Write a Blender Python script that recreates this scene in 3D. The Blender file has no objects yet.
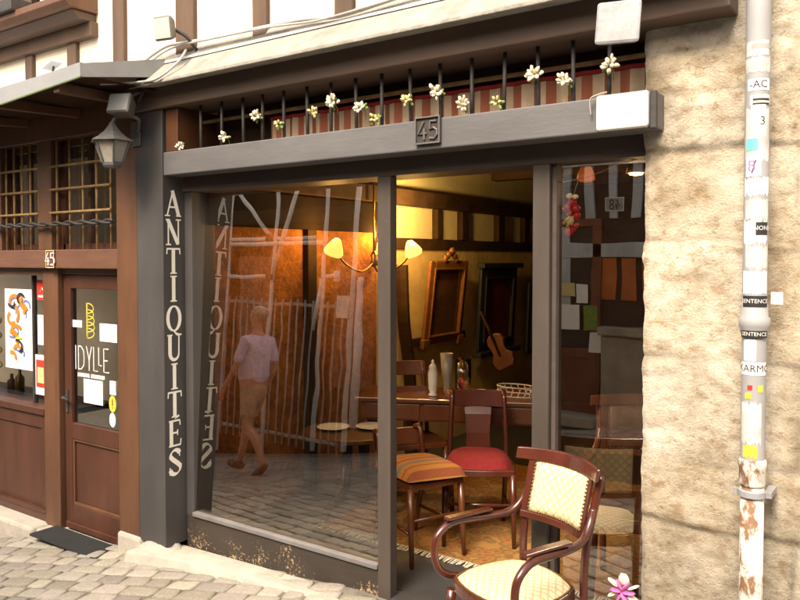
import bpy, math, random
from mathutils import Vector, Matrix, noise
random.seed(7)
R = math.radians
sc = bpy.context.scene
COL = sc.collection
V = Vector

# ------------------------------------------------------------------ camera
F = 760.0; PCY = 281.6
CAM = V((0, -2.92, 1.6)); YAW = R(35); PIT = R(1.7)
fw = V((-math.sin(YAW)*math.cos(PIT), math.cos(YAW)*math.cos(PIT), -math.sin(PIT)))
rt = V((math.cos(YAW), math.sin(YAW), 0)); up = rt.cross(fw)
def ray(px, py): return fw + rt*((px-400)/F) - up*((py-PCY)/F)
def P(px, py, Y):                       # point of the plane y = Y seen at a photo pixel
    d = ray(px, py); return CAM + d*((Y-CAM.y)/d.y)
def PX(px, py, X):
    d = ray(px, py); return CAM + d*((X-CAM.x)/d.x)
def PZ(px, py, Z):
    d = ray(px, py); return CAM + d*((Z-CAM.z)/d.z)
TILT = R(2.8)                            # the old shop window leans back a little
MN = V((0, -math.cos(TILT), math.sin(TILT))); MP = V((0, -.03, .15))
def PM(px, py, Y):                      # point of y = Y whose reflection in the left window is at the pixel
    d = ray(px, py); h = CAM + d*((MP-CAM).dot(MN)/d.dot(MN)); r = d - MN*(2*d.dot(MN))
    return h + r*((Y-h.y)/r.y)
cd = bpy.data.cameras.new('camera'); cam = bpy.data.objects.new('camera', cd); COL.objects.link(cam)
cam.location = CAM; cam.rotation_euler = fw.to_track_quat('-Z', 'Y').to_euler()
cd.sensor_width = 36; cd.lens = 36*F/800; cd.shift_y = -(300-PCY)/800; cd.clip_end = 500; cd.clip_start = .05
sc.camera = cam

# ------------------------------------------------------------------ world
sc.view_settings.view_transform = 'Standard'; sc.view_settings.look = 'None'; sc.view_settings.exposure = 0
w = bpy.data.worlds.new('World'); sc.world = w; w.use_nodes = True
nt = w.node_tree; bg = nt.nodes['Background']; sk = nt.nodes.new('ShaderNodeTexSky'); sk.sky_type = 'NISHITA'
sk.sun_disc = False; SEL, SAZ = R(47), R(6)   # azimuth: sun stands in front of the facade (-y), swung to the left (-x)
sdir = V((math.cos(SEL)*math.sin(SAZ), -math.cos(SEL)*math.cos(SAZ), math.sin(SEL)))
sk.sun_elevation = SEL; sk.sun_rotation = math.atan2(sdir.x, sdir.y); sk.dust_density = 4
wm = nt.nodes.new('ShaderNodeMix'); wm.data_type = 'RGBA'; wm.blend_type = 'MULTIPLY'; wm.inputs[0].default_value = 1; wm.inputs[7].default_value = (1.12,.97,.76,1)
nt.links.new(sk.outputs[0], wm.inputs[6]); nt.links.new(wm.outputs[2], bg.inputs[0]); bg.inputs[1].default_value = 0.42
sl = bpy.data.lights.new('sun', 'SUN'); sl.energy = 5.0; sl.angle = R(24); sl.color = (1, .93, .82)
so = bpy.data.objects.new('sun', sl); COL.objects.link(so); so.rotation_euler = sdir.to_track_quat('Z', 'Y').to_euler()
so.location = (0, -6, 9)

# ------------------------------------------------------------------ materials
class NT:
    def __init__(s, name):
        s.m = bpy.data.materials.new(name); s.m.use_nodes = True; s.t = s.m.node_tree
        s.b = s.t.nodes['Principled BSDF']; s.o = s.t.nodes['Material Output']
    def n(s, t, **k):
        x = s.t.nodes.new('ShaderNode'+t)
        for a, v in k.items(): setattr(x, a, v)
        return x
    def l(s, a, b): s.t.links.new(a, b)
    def coord(s, scale=(1,1,1), rot=(0,0,0), gen='Object'):
        c = s.n('TexCoord'); m = s.n('Mapping'); m.inputs['Scale'].default_value = scale; m.inputs['Rotation'].default_value = rot
        s.l(c.outputs[gen], m.inputs[0]); return m.outputs[0]
    def noise(s, v, sc_, det=5, rough=.6):
        x = s.n('TexNoise'); x.inputs['Scale'].default_value = sc_; x.inputs['Detail'].default_value = det; x.inputs['Roughness'].default_value = rough
        s.l(v, x.inputs['Vector']); return x.outputs[0]
    def ramp(s, f, stops):
        x = s.n('ValToRGB'); e = x.color_ramp.elements
        while len(e) < len(stops): e.new(.5)
        for i, (p, c) in enumerate(stops): e[i].position = p; e[i].color = (c, c, c, 1) if isinstance(c, (int, float)) else (*c, 1)
        s.l(f, x.inputs[0]); return x.outputs[0]
    def mix(s, f, a, b, bt='MIX'):
        x = s.n('Mix', data_type='RGBA', blend_type=bt)
        if isinstance(f, (int, float)): x.inputs[0].default_value = f
        else: s.l(f, x.inputs[0])
        for i, q in ((6, a), (7, b)):
            if isinstance(q, tuple): x.inputs[i].default_value = (*q, 1)
            else: s.l(q, x.inputs[i])
        return x.outputs[2]
    def math(s, op, a, b=0):
        x = s.n('Math', operation=op)
        for i, q in ((0, a), (1, b)):
            if isinstance(q, (int, float)): x.inputs[i].default_value = q
            else: s.l(q, x.inputs[i])
        return x.outputs[0]
    def bump(s, h, d, st=1, chain=None):
        x = s.n('Bump'); x.inputs['Distance'].default_value = d; x.inputs['Strength'].default_value = st
        s.l(h, x.inputs['Height'])
        if chain: s.l(chain, x.inputs['Normal'])
        s.l(x.outputs[0], s.b.inputs['Normal']); return x.outputs[0]
    def col(s, c):
        if isinstance(c, tuple): s.b.inputs['Base Color'].default_value = (*c, 1)
        else: s.l(c, s.b.inputs['Base Color'])
    def rough(s, r):
        if isinstance(r, (int, float)): s.b.inputs['Roughness'].default_value = r
        else: s.l(r, s.b.inputs['Roughness'])
def k(c, f): return tuple(min(1, x*f) for x in c)
def surf(name, c, rough=.6, var=.3, scale=8, st=(1,1,1), bump=.002, bscale=40, chips=None, chipz=None, dirt=None, metal=0, coat=0):
    """general weathered surface: tone variation, grain, optional chips of another colour (below chipz) and dirt"""
    t = NT(name); v = t.coord(st); n1 = t.noise(v, scale, 6, .65)
    cc = t.ramp(n1, [(.3, k(c, 1-var)), (.5, c), (.72, k(c, 1+var))])
    n2 = t.noise(t.coord(), 1.7, 4)
    cc = t.mix(t.math('MULTIPLY', t.ramp(n2, [(.42, 0.), (.7, 1.)]), .35), cc, dirt or k(c, .55))
    if chips:
        ch, th = chips
        f = t.noise(t.coord((1,1,1)), 62, 8, .75); g = t.noise(t.coord((1,1,1)), 5, 3)
        f = t.math('ADD', t.math('MULTIPLY', f, .6), t.math('MULTIPLY', g, .4))
        if chipz:
            geo = t.n('NewGeometry'); sp = t.n('SeparateXYZ'); t.l(geo.outputs['Position'], sp.inputs[0])
            mr = t.n('MapRange'); mr.inputs[1].default_value = chipz[0]; mr.inputs[2].default_value = chipz[1]; mr.inputs[3].default_value = .14; mr.inputs[4].default_value = -.08
            t.l(sp.outputs['Z'], mr.inputs[0]); f = t.math('ADD', f, mr.outputs[0])
        mk = t.ramp(f, [(th, 0.), (th+.02, 1.)]); cc = t.mix(mk, cc, ch)
    if name in ('unlit_boards','dark_timber','soffit_boards','dark_header_paint'): t.b.inputs['Specular IOR Level'].default_value = .08
    t.col(cc); t.rough(rough); t.b.inputs['Metallic'].default_value = metal
    if coat: t.b.inputs['Coat Weight'].default_value = coat; t.b.inputs['Coat Roughness'].default_value = .12
    if bump: t.bump(t.noise(t.coord(st), bscale, 5, .7), bump)
    return t.m
M = {}
GREY = (.125, .135, .155)
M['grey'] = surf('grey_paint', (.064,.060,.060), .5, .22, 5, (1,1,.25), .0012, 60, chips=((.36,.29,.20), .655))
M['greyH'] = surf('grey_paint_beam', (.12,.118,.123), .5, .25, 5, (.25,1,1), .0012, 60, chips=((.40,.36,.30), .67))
M['kick'] = surf('worn_kickboard_paint', (.045,.034,.026), .6, .25, 6, (.4,1,1), .002, 50, chips=((.44,.32,.19), .63), chipz=(-.1, .3))
M['frame'] = surf('taupe_paint', (.072,.057,.047), .5, .22, 6, (1,1,.2), .001, 60, chips=((.38,.27,.15), .665))
M['header'] = surf('dark_header_paint', (.085,.068,.06), .55, .25, 6, (.2,1,1), .001, 60)
M['beam'] = surf('brown_beam_paint', (.12,.08,.06), .6, .25, 5, (.2,1,1), .0015, 50)
M['sill'] = surf('pale_sill', (.17,.165,.165), .5, .3, 12, (.5,1,1), .002, 60, chips=((.40,.30,.2), .66))
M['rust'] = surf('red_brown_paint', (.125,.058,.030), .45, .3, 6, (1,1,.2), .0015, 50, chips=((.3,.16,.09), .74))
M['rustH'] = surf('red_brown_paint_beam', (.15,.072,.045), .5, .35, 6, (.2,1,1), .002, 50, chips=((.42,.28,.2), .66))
M['maroon'] = surf('maroon_paint', (.080,.032,.019), .38, .28, 5, (1,1,.2), .0012, 60, chips=((.22,.10,.07), .72))
M['darkwood'] = surf('dark_timber', (.05,.028,.016), .65, .4, 6, (.3,1,1), .003, 40)
M['timber'] = surf('weathered_timber', (.10,.062,.04), .8, .3, 8, (1,1,.15), .004, 50, chips=((.30,.24,.2), .64))
M['plaster'] = surf('cream_plaster', (.80,.72,.58), .9, .06, 5, (1,1,1), .004, 30, dirt=(.62,.50,.36))
M['zinc'] = surf('zinc_sheet', (.34,.35,.36), .5, .12, 5, (.3,1,1), .001, 20, metal=.3)
M['slate'] = surf('mossy_lead_apron', (.30,.285,.25), .85, .3, 9, (1,1,1), .006, 40, chips=((.16,.16,.06), .63))
M['soffit'] = surf('soffit_boards', (.05,.028,.016), .75, .3, 6, (.2,1,1), .003, 40)
M['concrete'] = surf('pale_kerb_stone', (.46,.43,.37), .9, .18, 7, (1,1,1), .005, 35, dirt=(.36,.28,.17))
M['iron'] = surf('dark_iron', (.045,.04,.04), .6, .4, 20, (1,1,1), .001, 80, chips=((.13,.06,.03), .66))
M['rustiron'] = surf('rusty_iron', (.36,.23,.10), .75, .4, 20, (1,1,1), .002, 80)
M['box'] = surf('weathered_grey_metal', (.30,.31,.33), .45, .3, 14, (1,1,1), .001, 60)
M['floodbody'] = surf('dusty_dark_plastic', (.13,.12,.11), .55, .3, 14, (1,1,1), .001, 60)
M['lantern'] = surf('lantern_metal', (.10,.10,.10), .4, .35, 14, (1,1,1), .001, 60)
M['white'] = surf('white_plastic', (.82,.83,.85), .4, .04, 5, (1,1,1), 0)
M['paper'] = surf('white_paper', (.80,.80,.80), .8, .05, 5, (1,1,1), 0)
M['cream'] = surf('cream_lettering', (.88,.86,.78), .6, .04, 25, (1,1,1), 0, dirt=(.7,.66,.55))
M['mat'] = surf('black_rubber', (.02,.022,.022), .8, .3, 20, (1,1,1), .004, 150)
M['mahog'] = surf('polished_mahogany', (.075,.018,.010), .25, .45, 5, (1,1,.3), .0006, 60, coat=.6)
M['cherry'] = surf('cherry_wood', (.12,.036,.012), .32, .35, 5, (1,1,.3), .0006, 60, coat=.4)
M['oak'] = surf('brown_oak', (.085,.035,.014), .45, .35, 5, (.3,1,1), .001, 60)
M['gold'] = surf('gilt_frame', (.30,.13,.04), .4, .3, 30, (1,1,1), .002, 80, metal=.3)
M['bluewood'] = surf('blue_black_paint', (.03,.036,.05), .45, .3, 10, (1,1,1), .001, 60)
M['ochre'] = surf('ochre_plaster', (.66,.48,.22), .9, .25, 4, (1,1,1), .006, 12)
M['cremewall'] = surf('lit_cream_plaster', (.86,.74,.44), .9, .08, 4, (1,1,1), .004, 20)
M['straw'] = surf('straw_clay_wall', (.36,.135,.025), .95, .5, 14, (.4,1,1), .02, 30)
M['tile'] = surf('grey_floor', (.055,.052,.05), .45, .25, 3, (1,1,1), .002, 25)
M['china'] = surf('glazed_china', (.75,.70,.60), .2, .05, 5, (1,1,1), 0)
M['brass'] = surf('old_brass', (.35,.22,.08), .35, .3, 20, (1,1,1), .0005, 80, metal=.9)
M['redwool'] = surf('red_velvet', (.19,.006,.006), .85, .25, 30, (1,1,1), .003, 120, chips=((.45,.14,.05), .665))
M['leather'] = surf('brown_leather', (.14,.06,.03), .4, .3, 10, (1,1,1), .002, 60)
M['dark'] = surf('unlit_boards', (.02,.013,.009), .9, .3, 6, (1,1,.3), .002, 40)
M['petal'] = surf('white_petals', (.85,.78,.58), .7, .12, 30, (1,1,1), .001, 60)
M['petalY'] = surf('yellow_petals', (.70,.62,.30), .7, .2, 30, (1,1,1), .001, 60)
M['leaf'] = surf('leaf_green', (.16,.26,.04), .6, .3, 20, (1,1,1), .001, 60)
M['pink'] = surf('orchid_pink', (.62,.16,.46), .6, .35, 30, (1,1,1), .001, 60)
M['redgl'] = surf('lacquered_red', (.55,.012,.015), .25, .2, 20, (1,1,1), 0)
M['terracotta'] = surf('terracotta', (.35,.13,.06), .85, .2, 10, (1,1,1), .002, 50)
M['yellow'] = surf('yellow_vinyl', (.75,.62,.06), .6, .05, 5, (1,1,1), 0)
M['orange'] = surf('orange_ink', (.62,.20,.02), .7, .1, 5, (1,1,1), 0)
M['blueink'] = surf('blue_ink', (.12,.18,.42), .7, .1, 5, (1,1,1), 0)
M['black'] = surf('black_ink', (.02,.02,.02), .6, .05, 5, (1,1,1), 0)
M['redink'] = surf('red_ink', (.60,.04,.02), .6, .1, 5, (1,1,1), 0)
M['teal'] = surf('teal_ink', (.15,.60,.62), .6, .1, 5, (1,1,1), 0)
M['skin'] = surf('skin', (.50,.27,.18), .5, .08, 10, (1,1,1), .0005, 100)
M['shirt'] = surf('lavender_cotton', (.72,.66,.86), .9, .1, 10, (1,1,1), .003, 20)
M['shorts'] = surf('tan_cotton', (.42,.32,.22), .9, .12, 10, (1,1,1), .003, 20)
M['hair'] = surf('grey_hair', (.45,.42,.38), .9, .3, 60, (1,1,1), .004, 100)
M['shoe'] = surf('brown_shoe', (.10,.05,.03), .5, .2, 20, (1,1,1), .001, 60)
M['galv'] = surf('galvanised_tube', (.88,.89,.90), .45, .1, 12, (1,1,1), .0005, 60)
M['opbrown'] = surf('opposite_red_brown', (.16,.055,.03), .5, .3, 6, (1,1,.2), .001, 50)
M['opblue'] = surf('opposite_blue_timber', (.42,.48,.54), .6, .3, 6, (1,1,.2), .001, 50)
M['opdark'] = surf('opposite_dark_render', (.045,.032,.026), .9, .4, 3, (1,1,1), .005, 20)
M['opstone'] = surf('opposite_stone', (.34,.30,.24), .9, .3, 4, (1,1,1), .01, 15)
M['oporange'] = surf('opposite_orange_panel', (.45,.13,.025), .6, .3, 4, (1,1,1), .001, 15)
M['cabblk'] = surf('cable_grey', (.40,.38,.36), .6, .2, 10, (1,1,1), 0)
M['yplate'] = surf('pale_yellow_plate', (.60,.52,.25), .5, .1, 10, (1,1,1), 0)

def m_glass(name, refl=.26, tint=(.93,.91,.86), rough=0.0, wav=.0006):
    t = NT(name); t.t.nodes.remove(t.b)
    tr = t.n('BsdfTransparent'); tr.inputs[0].default_value = (*tint, 1); gl = t.n('BsdfGlossy'); gl.inputs['Roughness'].default_value = rough
    gl.inputs['Color'].default_value = (.97,.93,.87,1)
    fr = t.n('Fresnel'); fr.inputs['IOR'].default_value = 1.5
    f = t.math('MINIMUM', t.math('ADD', t.math('MULTIPLY', fr.outputs[0], 1.3), refl-.05), 1)
    if wav:
        b = t.n('Bump'); b.inputs['Distance'].default_value = wav; t.l(t.noise(t.coord(), 3.5, 1), b.inputs['Height']); t.l(b.outputs[0], gl.inputs['Normal'])
    mx = t.n('MixShader'); t.l(f, mx.inputs[0]); t.l(tr.outputs[0], mx.inputs[1]); t.l(gl.outputs[0], mx.inputs[2]); t.l(mx.outputs[0], t.o.inputs[0])
    return t.m
M['glass'] = m_glass('shop_glass', .29)
M['glass2'] = m_glass('door_glass', .27)
M['glass3'] = m_glass('thin_glass', .10, (.95,.95,.9), .02, 0)
M['mirror'] = surf('old_mirror_painted_reflection', (.20,.10,.05), .12, .4, 4, (1,1,1), 0, metal=.35)  # brown base colour stands in for the room reflected in the glass
def m_emit(name, c, s):
    t = NT(name); t.col(c); t.b.inputs['Emission Color'].default_value = (*c, 1); t.b.inputs['Emission Strength'].default_value = s
    return t.m
M['lit'] = m_emit('lit_amber_glass', (1,.62,.12), 2.2)
M['bulb'] = m_emit('lit_bulb', (1,.78,.42), 12)
M['spot'] = m_emit('lit_spot', (1,.66,.3), 6)
M['shade'] = m_emit('dim_orange_shade', (.7,.18,.03), .25)
def m_uphol():
    t = NT('cream_lattice_upholstery'); v = t.coord((1,1,1), (0,0,R(45)), 'UV')
    ch = t.n('TexVoronoi'); ch.distance = 'CHEBYCHEV'; ch.inputs['Scale'].default_value = 34; ch.inputs['Randomness'].default_value = 0; t.l(v, ch.inputs['Vector'])
    f = t.ramp(ch.outputs['Distance'], [(.28, 0.), (.46, .75)])
    n = t.noise(v, 90, 3)
    t.col(t.mix(t.math('MULTIPLY', f, .8), t.mix(t.ramp(n, [(.35,0.),(.65,1.)]), (.72,.60,.36), (.82,.73,.52)), (.40,.28,.10))); t.rough(.9)
    t.bump(ch.outputs['Distance'], .004, .6); return t.m
M['uphol'] = m_uphol()
def m_rug():
    t = NT('ochre_patterned_rug'); v = t.coord(gen='Object'); vo = t.n('TexVoronoi'); vo.inputs['Scale'].default_value = 15; t.l(v, vo.inputs['Vector'])
    c = t.ramp(vo.outputs['Distance'], [(.15,(.24,.03,.01)),(.35,(.34,.15,.03)),(.55,(.10,.07,.025)),(.7,(.36,.18,.04))])
    n = t.noise(v, 30, 5); t.col(t.mix(t.math('MULTIPLY', n, .6), c, (.34,.16,.035))); t.rough(.95); t.bump(n, .006); return t.m
M['rug'] = m_rug()
def m_stripe(name, cols, scale, axis=0):
    t = NT(name); sp = t.n('SeparateXYZ'); t.l(t.coord(gen='Object'), sp.inputs[0])
    f = t.math('FRACT', t.math('MULTIPLY', sp.outputs[axis], scale)); x = t.n('ValToRGB'); x.color_ramp.interpolation = 'CONSTANT'
    e = x.color_ramp.elements
    while len(e) < len(cols): e.new(.5)
    for i, (p, c) in enumerate(cols): e[i].position = p; e[i].color = (*c, 1)
    t.l(f, x.inputs[0]); n = t.noise(t.coord(), 60, 3); t.col(t.mix(t.math('MULTIPLY', n, .4), x.outputs[0], (.3,.14,.05))); t.rough(.9); t.bump(n, .002); return t.m
M['cushion'] = m_stripe('striped_cushion', [(0,(.40,.16,.02)),(.22,(.26,.05,.015)),(.3,(.40,.16,.025)),(.5,(.14,.15,.14)),(.68,(.40,.17,.025)),(.85,(.25,.05,.015))], 6.2, 1)
M['valance'] = m_stripe('striped_valance_cloth', [(0,(.62,.50,.36)),(.34,(.20,.07,.04)),(.5,(.56,.44,.32)),(.72,(.34,.10,.06))], 6.5, 0)
M['valred'] = surf('red_binding', (.35,.02,.015), .8, .2, 10, (1,1,1), .001, 60)
def m_stone():
    t = NT('sandstone_blocks'); v = t.coord(); at = t.n('Attribute', attribute_name='Col')
    n = t.noise(v, 4.5, 9, .68); f = t.noise(v, 45, 5, .7); g = t.noise(t.coord((1,1,1.6)), 14, 6, .7)
    c = t.ramp(n, [(.28,(.31,.25,.17)),(.42,(.50,.435,.33)),(.55,(.66,.60,.49)),(.72,(.80,.75,.66))])
    c = t.mix(t.ramp(g, [(.50,0.),(.66,.75)]), c, (.33,.225,.12))
    c = t.mix(t.math('MULTIPLY', t.ramp(f, [(.35,0.),(.5,1.)]), .0), c, (1,1,1))
    c = t.mix(t.ramp(f, [(.3,.7),(.42,0.)]), c, (.24,.15,.07))
    w_ = t.noise(v, 1.9, 5, .6); c = t.mix(t.ramp(w_, [(.52,0.),(.66,.7)]), c, (.87,.83,.74))
    c = t.mix(1., c, at.outputs['Color'], 'MULTIPLY'); t.col(c); t.rough(.95)
    b = t.bump(t.noise(v, 24, 9, .75), .014); t.bump(t.noise(v, 130, 3, .8), .006, 1, b); return t.m
M['stone'] = m_stone()
def m_paver():
    t = NT('granite_setts'); v = t.coord(); at = t.n('Attribute', attribute_name='Col'); n = t.noise(v, 60, 6, .7); g = t.noise(v, 2, 4)
    c = t.mix(t.ramp(n, [(.35,0.),(.65,1.)]), (.30,.285,.255), (.44,.42,.38)); c = t.mix(t.math('MULTIPLY', g, .5), c, (.26,.22,.165))
    c = t.mix(1., c, at.outputs['Color'], 'MULTIPLY'); t.col(c); t.rough(.8); t.bump(n, .004); return t.m
M['paver'] = m_paver()
M['joint'] = surf('sandy_joints', (.20,.18,.145), .95, .35, 9, (1,1,1), .006, 60)
def m_pipe():
    t = NT('flaking_rusty_pipe'); v = t.coord(); n = t.noise(t.coord((1,1,.5)), 13, 7, .7); m = t.ramp(n, [(.50,0.),(.57,1.)])
    t.col(t.mix(m, (.70,.66,.60), t.mix(t.noise(v, 40, 4), (.26,.14,.07), (.16,.08,.04)))); t.rough(.7); t.bump(m, .003, -.6); return t.m
M['rustpipe'] = m_pipe()
M['pvc'] = surf('grey_pvc', (.36,.365,.38), .5, .1, 6, (1,1,1), .0006, 40)
M['residue'] = surf('torn_sticker_residue', (.58,.57,.55), .8, .3, 14, (1,1,1), .001, 90)

# ------------------------------------------------------------------ mesh builder
class MB:
    def __init__(s): s.v = []; s.f = []; s.c = {}
    def add(s, vs, fs):
        o = len(s.v); s.v += [V(q) for q in vs]; s.f += [tuple(o+i for i in f) for f in fs]; return s
    def box(s, x0, x1, y0, y1, z0, z1):
        return s.add([(x,y,z) for z in (z0,z1) for y in (y0,y1) for x in (x0,x1)], [(0,2,3,1),(4,5,7,6),(0,1,5,4),(2,6,7,3),(0,4,6,2),(1,3,7,5)])
    def bar(s, a, b, w, h, upv=(0,0,1), w2=None, h2=None):
        a, b = V(a), V(b); d = (b-a).normalized(); u = V(upv)
        if abs(d.dot(u)) > .98: u = V((0,1,0))
        sd = d.cross(u).normalized(); u = sd.cross(d); w2 = w2 or w; h2 = h2 or h
        vs = [p+sd*i*ww/2+u*j*hh/2 for p, ww, hh in ((a,w,h),(b,w2,h2)) for i, j in ((-1,-1),(1,-1),(1,1),(-1,1))]
        return s.add(vs, [(3,2,1,0),(4,5,6,7),(0,1,5,4),(1,2,6,5),(2,3,7,6),(3,0,4,7)])
    def tube(s, pts, r, n=10, closed=False, cap=True, flat=1.):
        pts = [V(p) for p in pts]; m = len(pts); rr = r if isinstance(r, (list, tuple)) else [r]*m; o = len(s.v); pn = None
        for i, p in enumerate(pts):
            if closed: d = pts[(i+1)%m]-pts[i-1]
            else: d = pts[min(i+1,m-1)]-pts[max(i-1,0)]
            d.normalize()
            if pn is None: pn = d.orthogonal().normalized() if abs(d.z) > .95 else d.cross(V((0,0,1))).normalized()
            pn = (pn - d*pn.dot(d)).normalized(); bn = d.cross(pn)
            for j in range(n):
                a = 2*math.pi*j/n; s.v.append(p + (pn*math.cos(a)+bn*math.sin(a)*flat)*rr[i])
        for i in range(m if closed else m-1):
            for j in range(n):
                a = o+i*n+j; b = o+i*n+(j+1)%n; c = o+((i+1)%m)*n+(j+1)%n; d_ = o+((i+1)%m)*n+j; s.f.append((a,b,c,d_))
        if cap and not closed: s.f.append(tuple(o+j for j in range(n))[::-1]); s.f.append(tuple(o+(m-1)*n+j for j in range(n)))
        return s
    def lathe(s, prof, c=(0,0,0), n=20, ax=None):
        o = len(s.v); c = V(c)
        for r, z in prof:
            for j in range(n):
                a = 2*math.pi*j/n; p = V((r*math.cos(a), r*math.sin(a), z))
                if ax is not None: p = ax @ p
                s.v.append(c+p)
        for i in range(len(prof)-1):
            for j in range(n): s.f.append((o+i*n+j, o+i*n+(j+1)%n, o+(i+1)*n+(j+1)%n, o+(i+1)*n+j))
        s.f.append(tuple(o+j for j in range(n))[::-1]); s.f.append(tuple(o+(len(prof)-1)*n+j for j in range(n))); return s
    def prism(s, poly, z0, z1):
        n = len(poly); return s.add([(x,y,z0) for x,y in poly]+[(x,y,z1) for x,y in poly], [tuple(range(n))[::-1], tuple(range(n,2*n))]+[(i,(i+1)%n,n+(i+1)%n,n+i) for i in range(n)])
    def xprism(s, poly, x0, x1):             # polygon in (y, z) swept along x
        n = len(poly); return s.add([(x0,y,z) for y,z in poly]+[(x1,y,z) for y,z in poly], [tuple(range(n)), tuple(range(n,2*n))[::-1]]+[(i,n+i,n+(i+1)%n,(i+1)%n) for i in range(n)])
    def blob(s, c, r, n=10, m=7, jit=0, mat3=None):
        o = len(s.v); c = V(c); r = V(r) if not isinstance(r, (int,float)) else V((r,r,r))
        for i in range(m+1):
            for j in range(n):
                a = math.pi*i/m; b = 2*math.pi*j/n; q = V((math.sin(a)*math.cos(b), math.sin(a)*math.sin(b), math.cos(a)))
                if jit: q *= 1+jit*noise.noise(q*2.3+c*9)
                q = V((q.x*r.x, q.y*r.y, q.z*r.z)); q = mat3 @ q if mat3 else q
                s.v.append(c+q)
        for i in range(m):
            for j in range(n): s.f.append((o+i*n+j, o+(i+1)*n+j, o+(i+1)*n+(j+1)%n, o+i*n+(j+1)%n))
        return s
    def build(s, name, mat, parent=None, bevel=0, smooth=False, local=False, uv=None, subsurf=0, rough=0):
        off = V((0,0,0))
        if parent is not None and not local: off = worldloc(parent)
        me = bpy.data.meshes.new(name); me.from_pydata([tuple(q-off) for q in s.v], [], s.f); me.validate()
        me.materials.append(M[mat] if isinstance(mat, str) else mat)
        if uv:
            l = me.uv_layers.new(name='UVMap')
            for lp in me.loops: q = me.vertices[lp.vertex_index].co; l.data[lp.index].uv = (q[uv[0]], q[uv[1]])
        o = bpy.data.objects.new(name, me); COL.objects.link(o)
        if parent is not None: o.parent = parent
        if smooth:
            for p in me.polygons: p.use_smooth = len(p.vertices) < 5
        if bevel:
            b = o.modifiers.new('bevel', 'BEVEL'); b.width = bevel; b.segments = 2; b.limit_method = 'ANGLE'; b.angle_limit = R(40)
        if subsurf: b = o.modifiers.new('sub', 'SUBSURF'); b.levels = b.render_levels = subsurf
        return o
def worldloc(o):
    l = V((0,0,0))
    while o is not None: l += o.location; o = o.parent
    return l
def tag(o, label=None, cat=None, group=None, kind=None):
    for a, b in (('label',label),('category',cat),('group',group),('kind',kind)):
        if b: o[a] = b
    return o
def thing(name, loc, label, cat, group=None, rz=0):
    o = bpy.data.objects.new(name, None); COL.objects.link(o); o.location = loc; o.rotation_euler = (0,0,rz); o.empty_display_size = .1
    return tag(o, label, cat, group)
def kids(o): return [c for c in COL.objects if c.parent == o]
def copy_tree(o, parent=None):
    c = o.copy(); COL.objects.link(c); c.parent = parent
    for ch in kids(o): copy_tree(ch, c)
    return c
def solo(mb, name, mat, label, cat, group=None, base=None, **kw):   # a thing that is one mesh, origin at its base
    if base is None:
        xs = [q.x for q in mb.v]; ys = [q.y for q in mb.v]; zs = [q.z for q in mb.v]
        base = V(((min(xs)+max(xs))/2, (min(ys)+max(ys))/2, min(zs)))
    for q in mb.v: q -= base
    o = mb.build(name, mat, None, **kw); o.location = base; return tag(o, label, cat, group)
def smooth_path(pts, n=6):
    pts = [V(p) for p in pts]; out = []
    for i in range(len(pts)-1):
        a = pts[max(i-1,0)]; b = pts[i]; c = pts[i+1]; d = pts[min(i+2,len(pts)-1)]
        for j in range(n):
            t = j/n; out.append(.5*((2*b)+(c-a)*t+(2*a-5*b+4*c-d)*t*t+(3*b-a-3*c+d)*t**3))
    out.append(pts[-1]); return out

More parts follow.
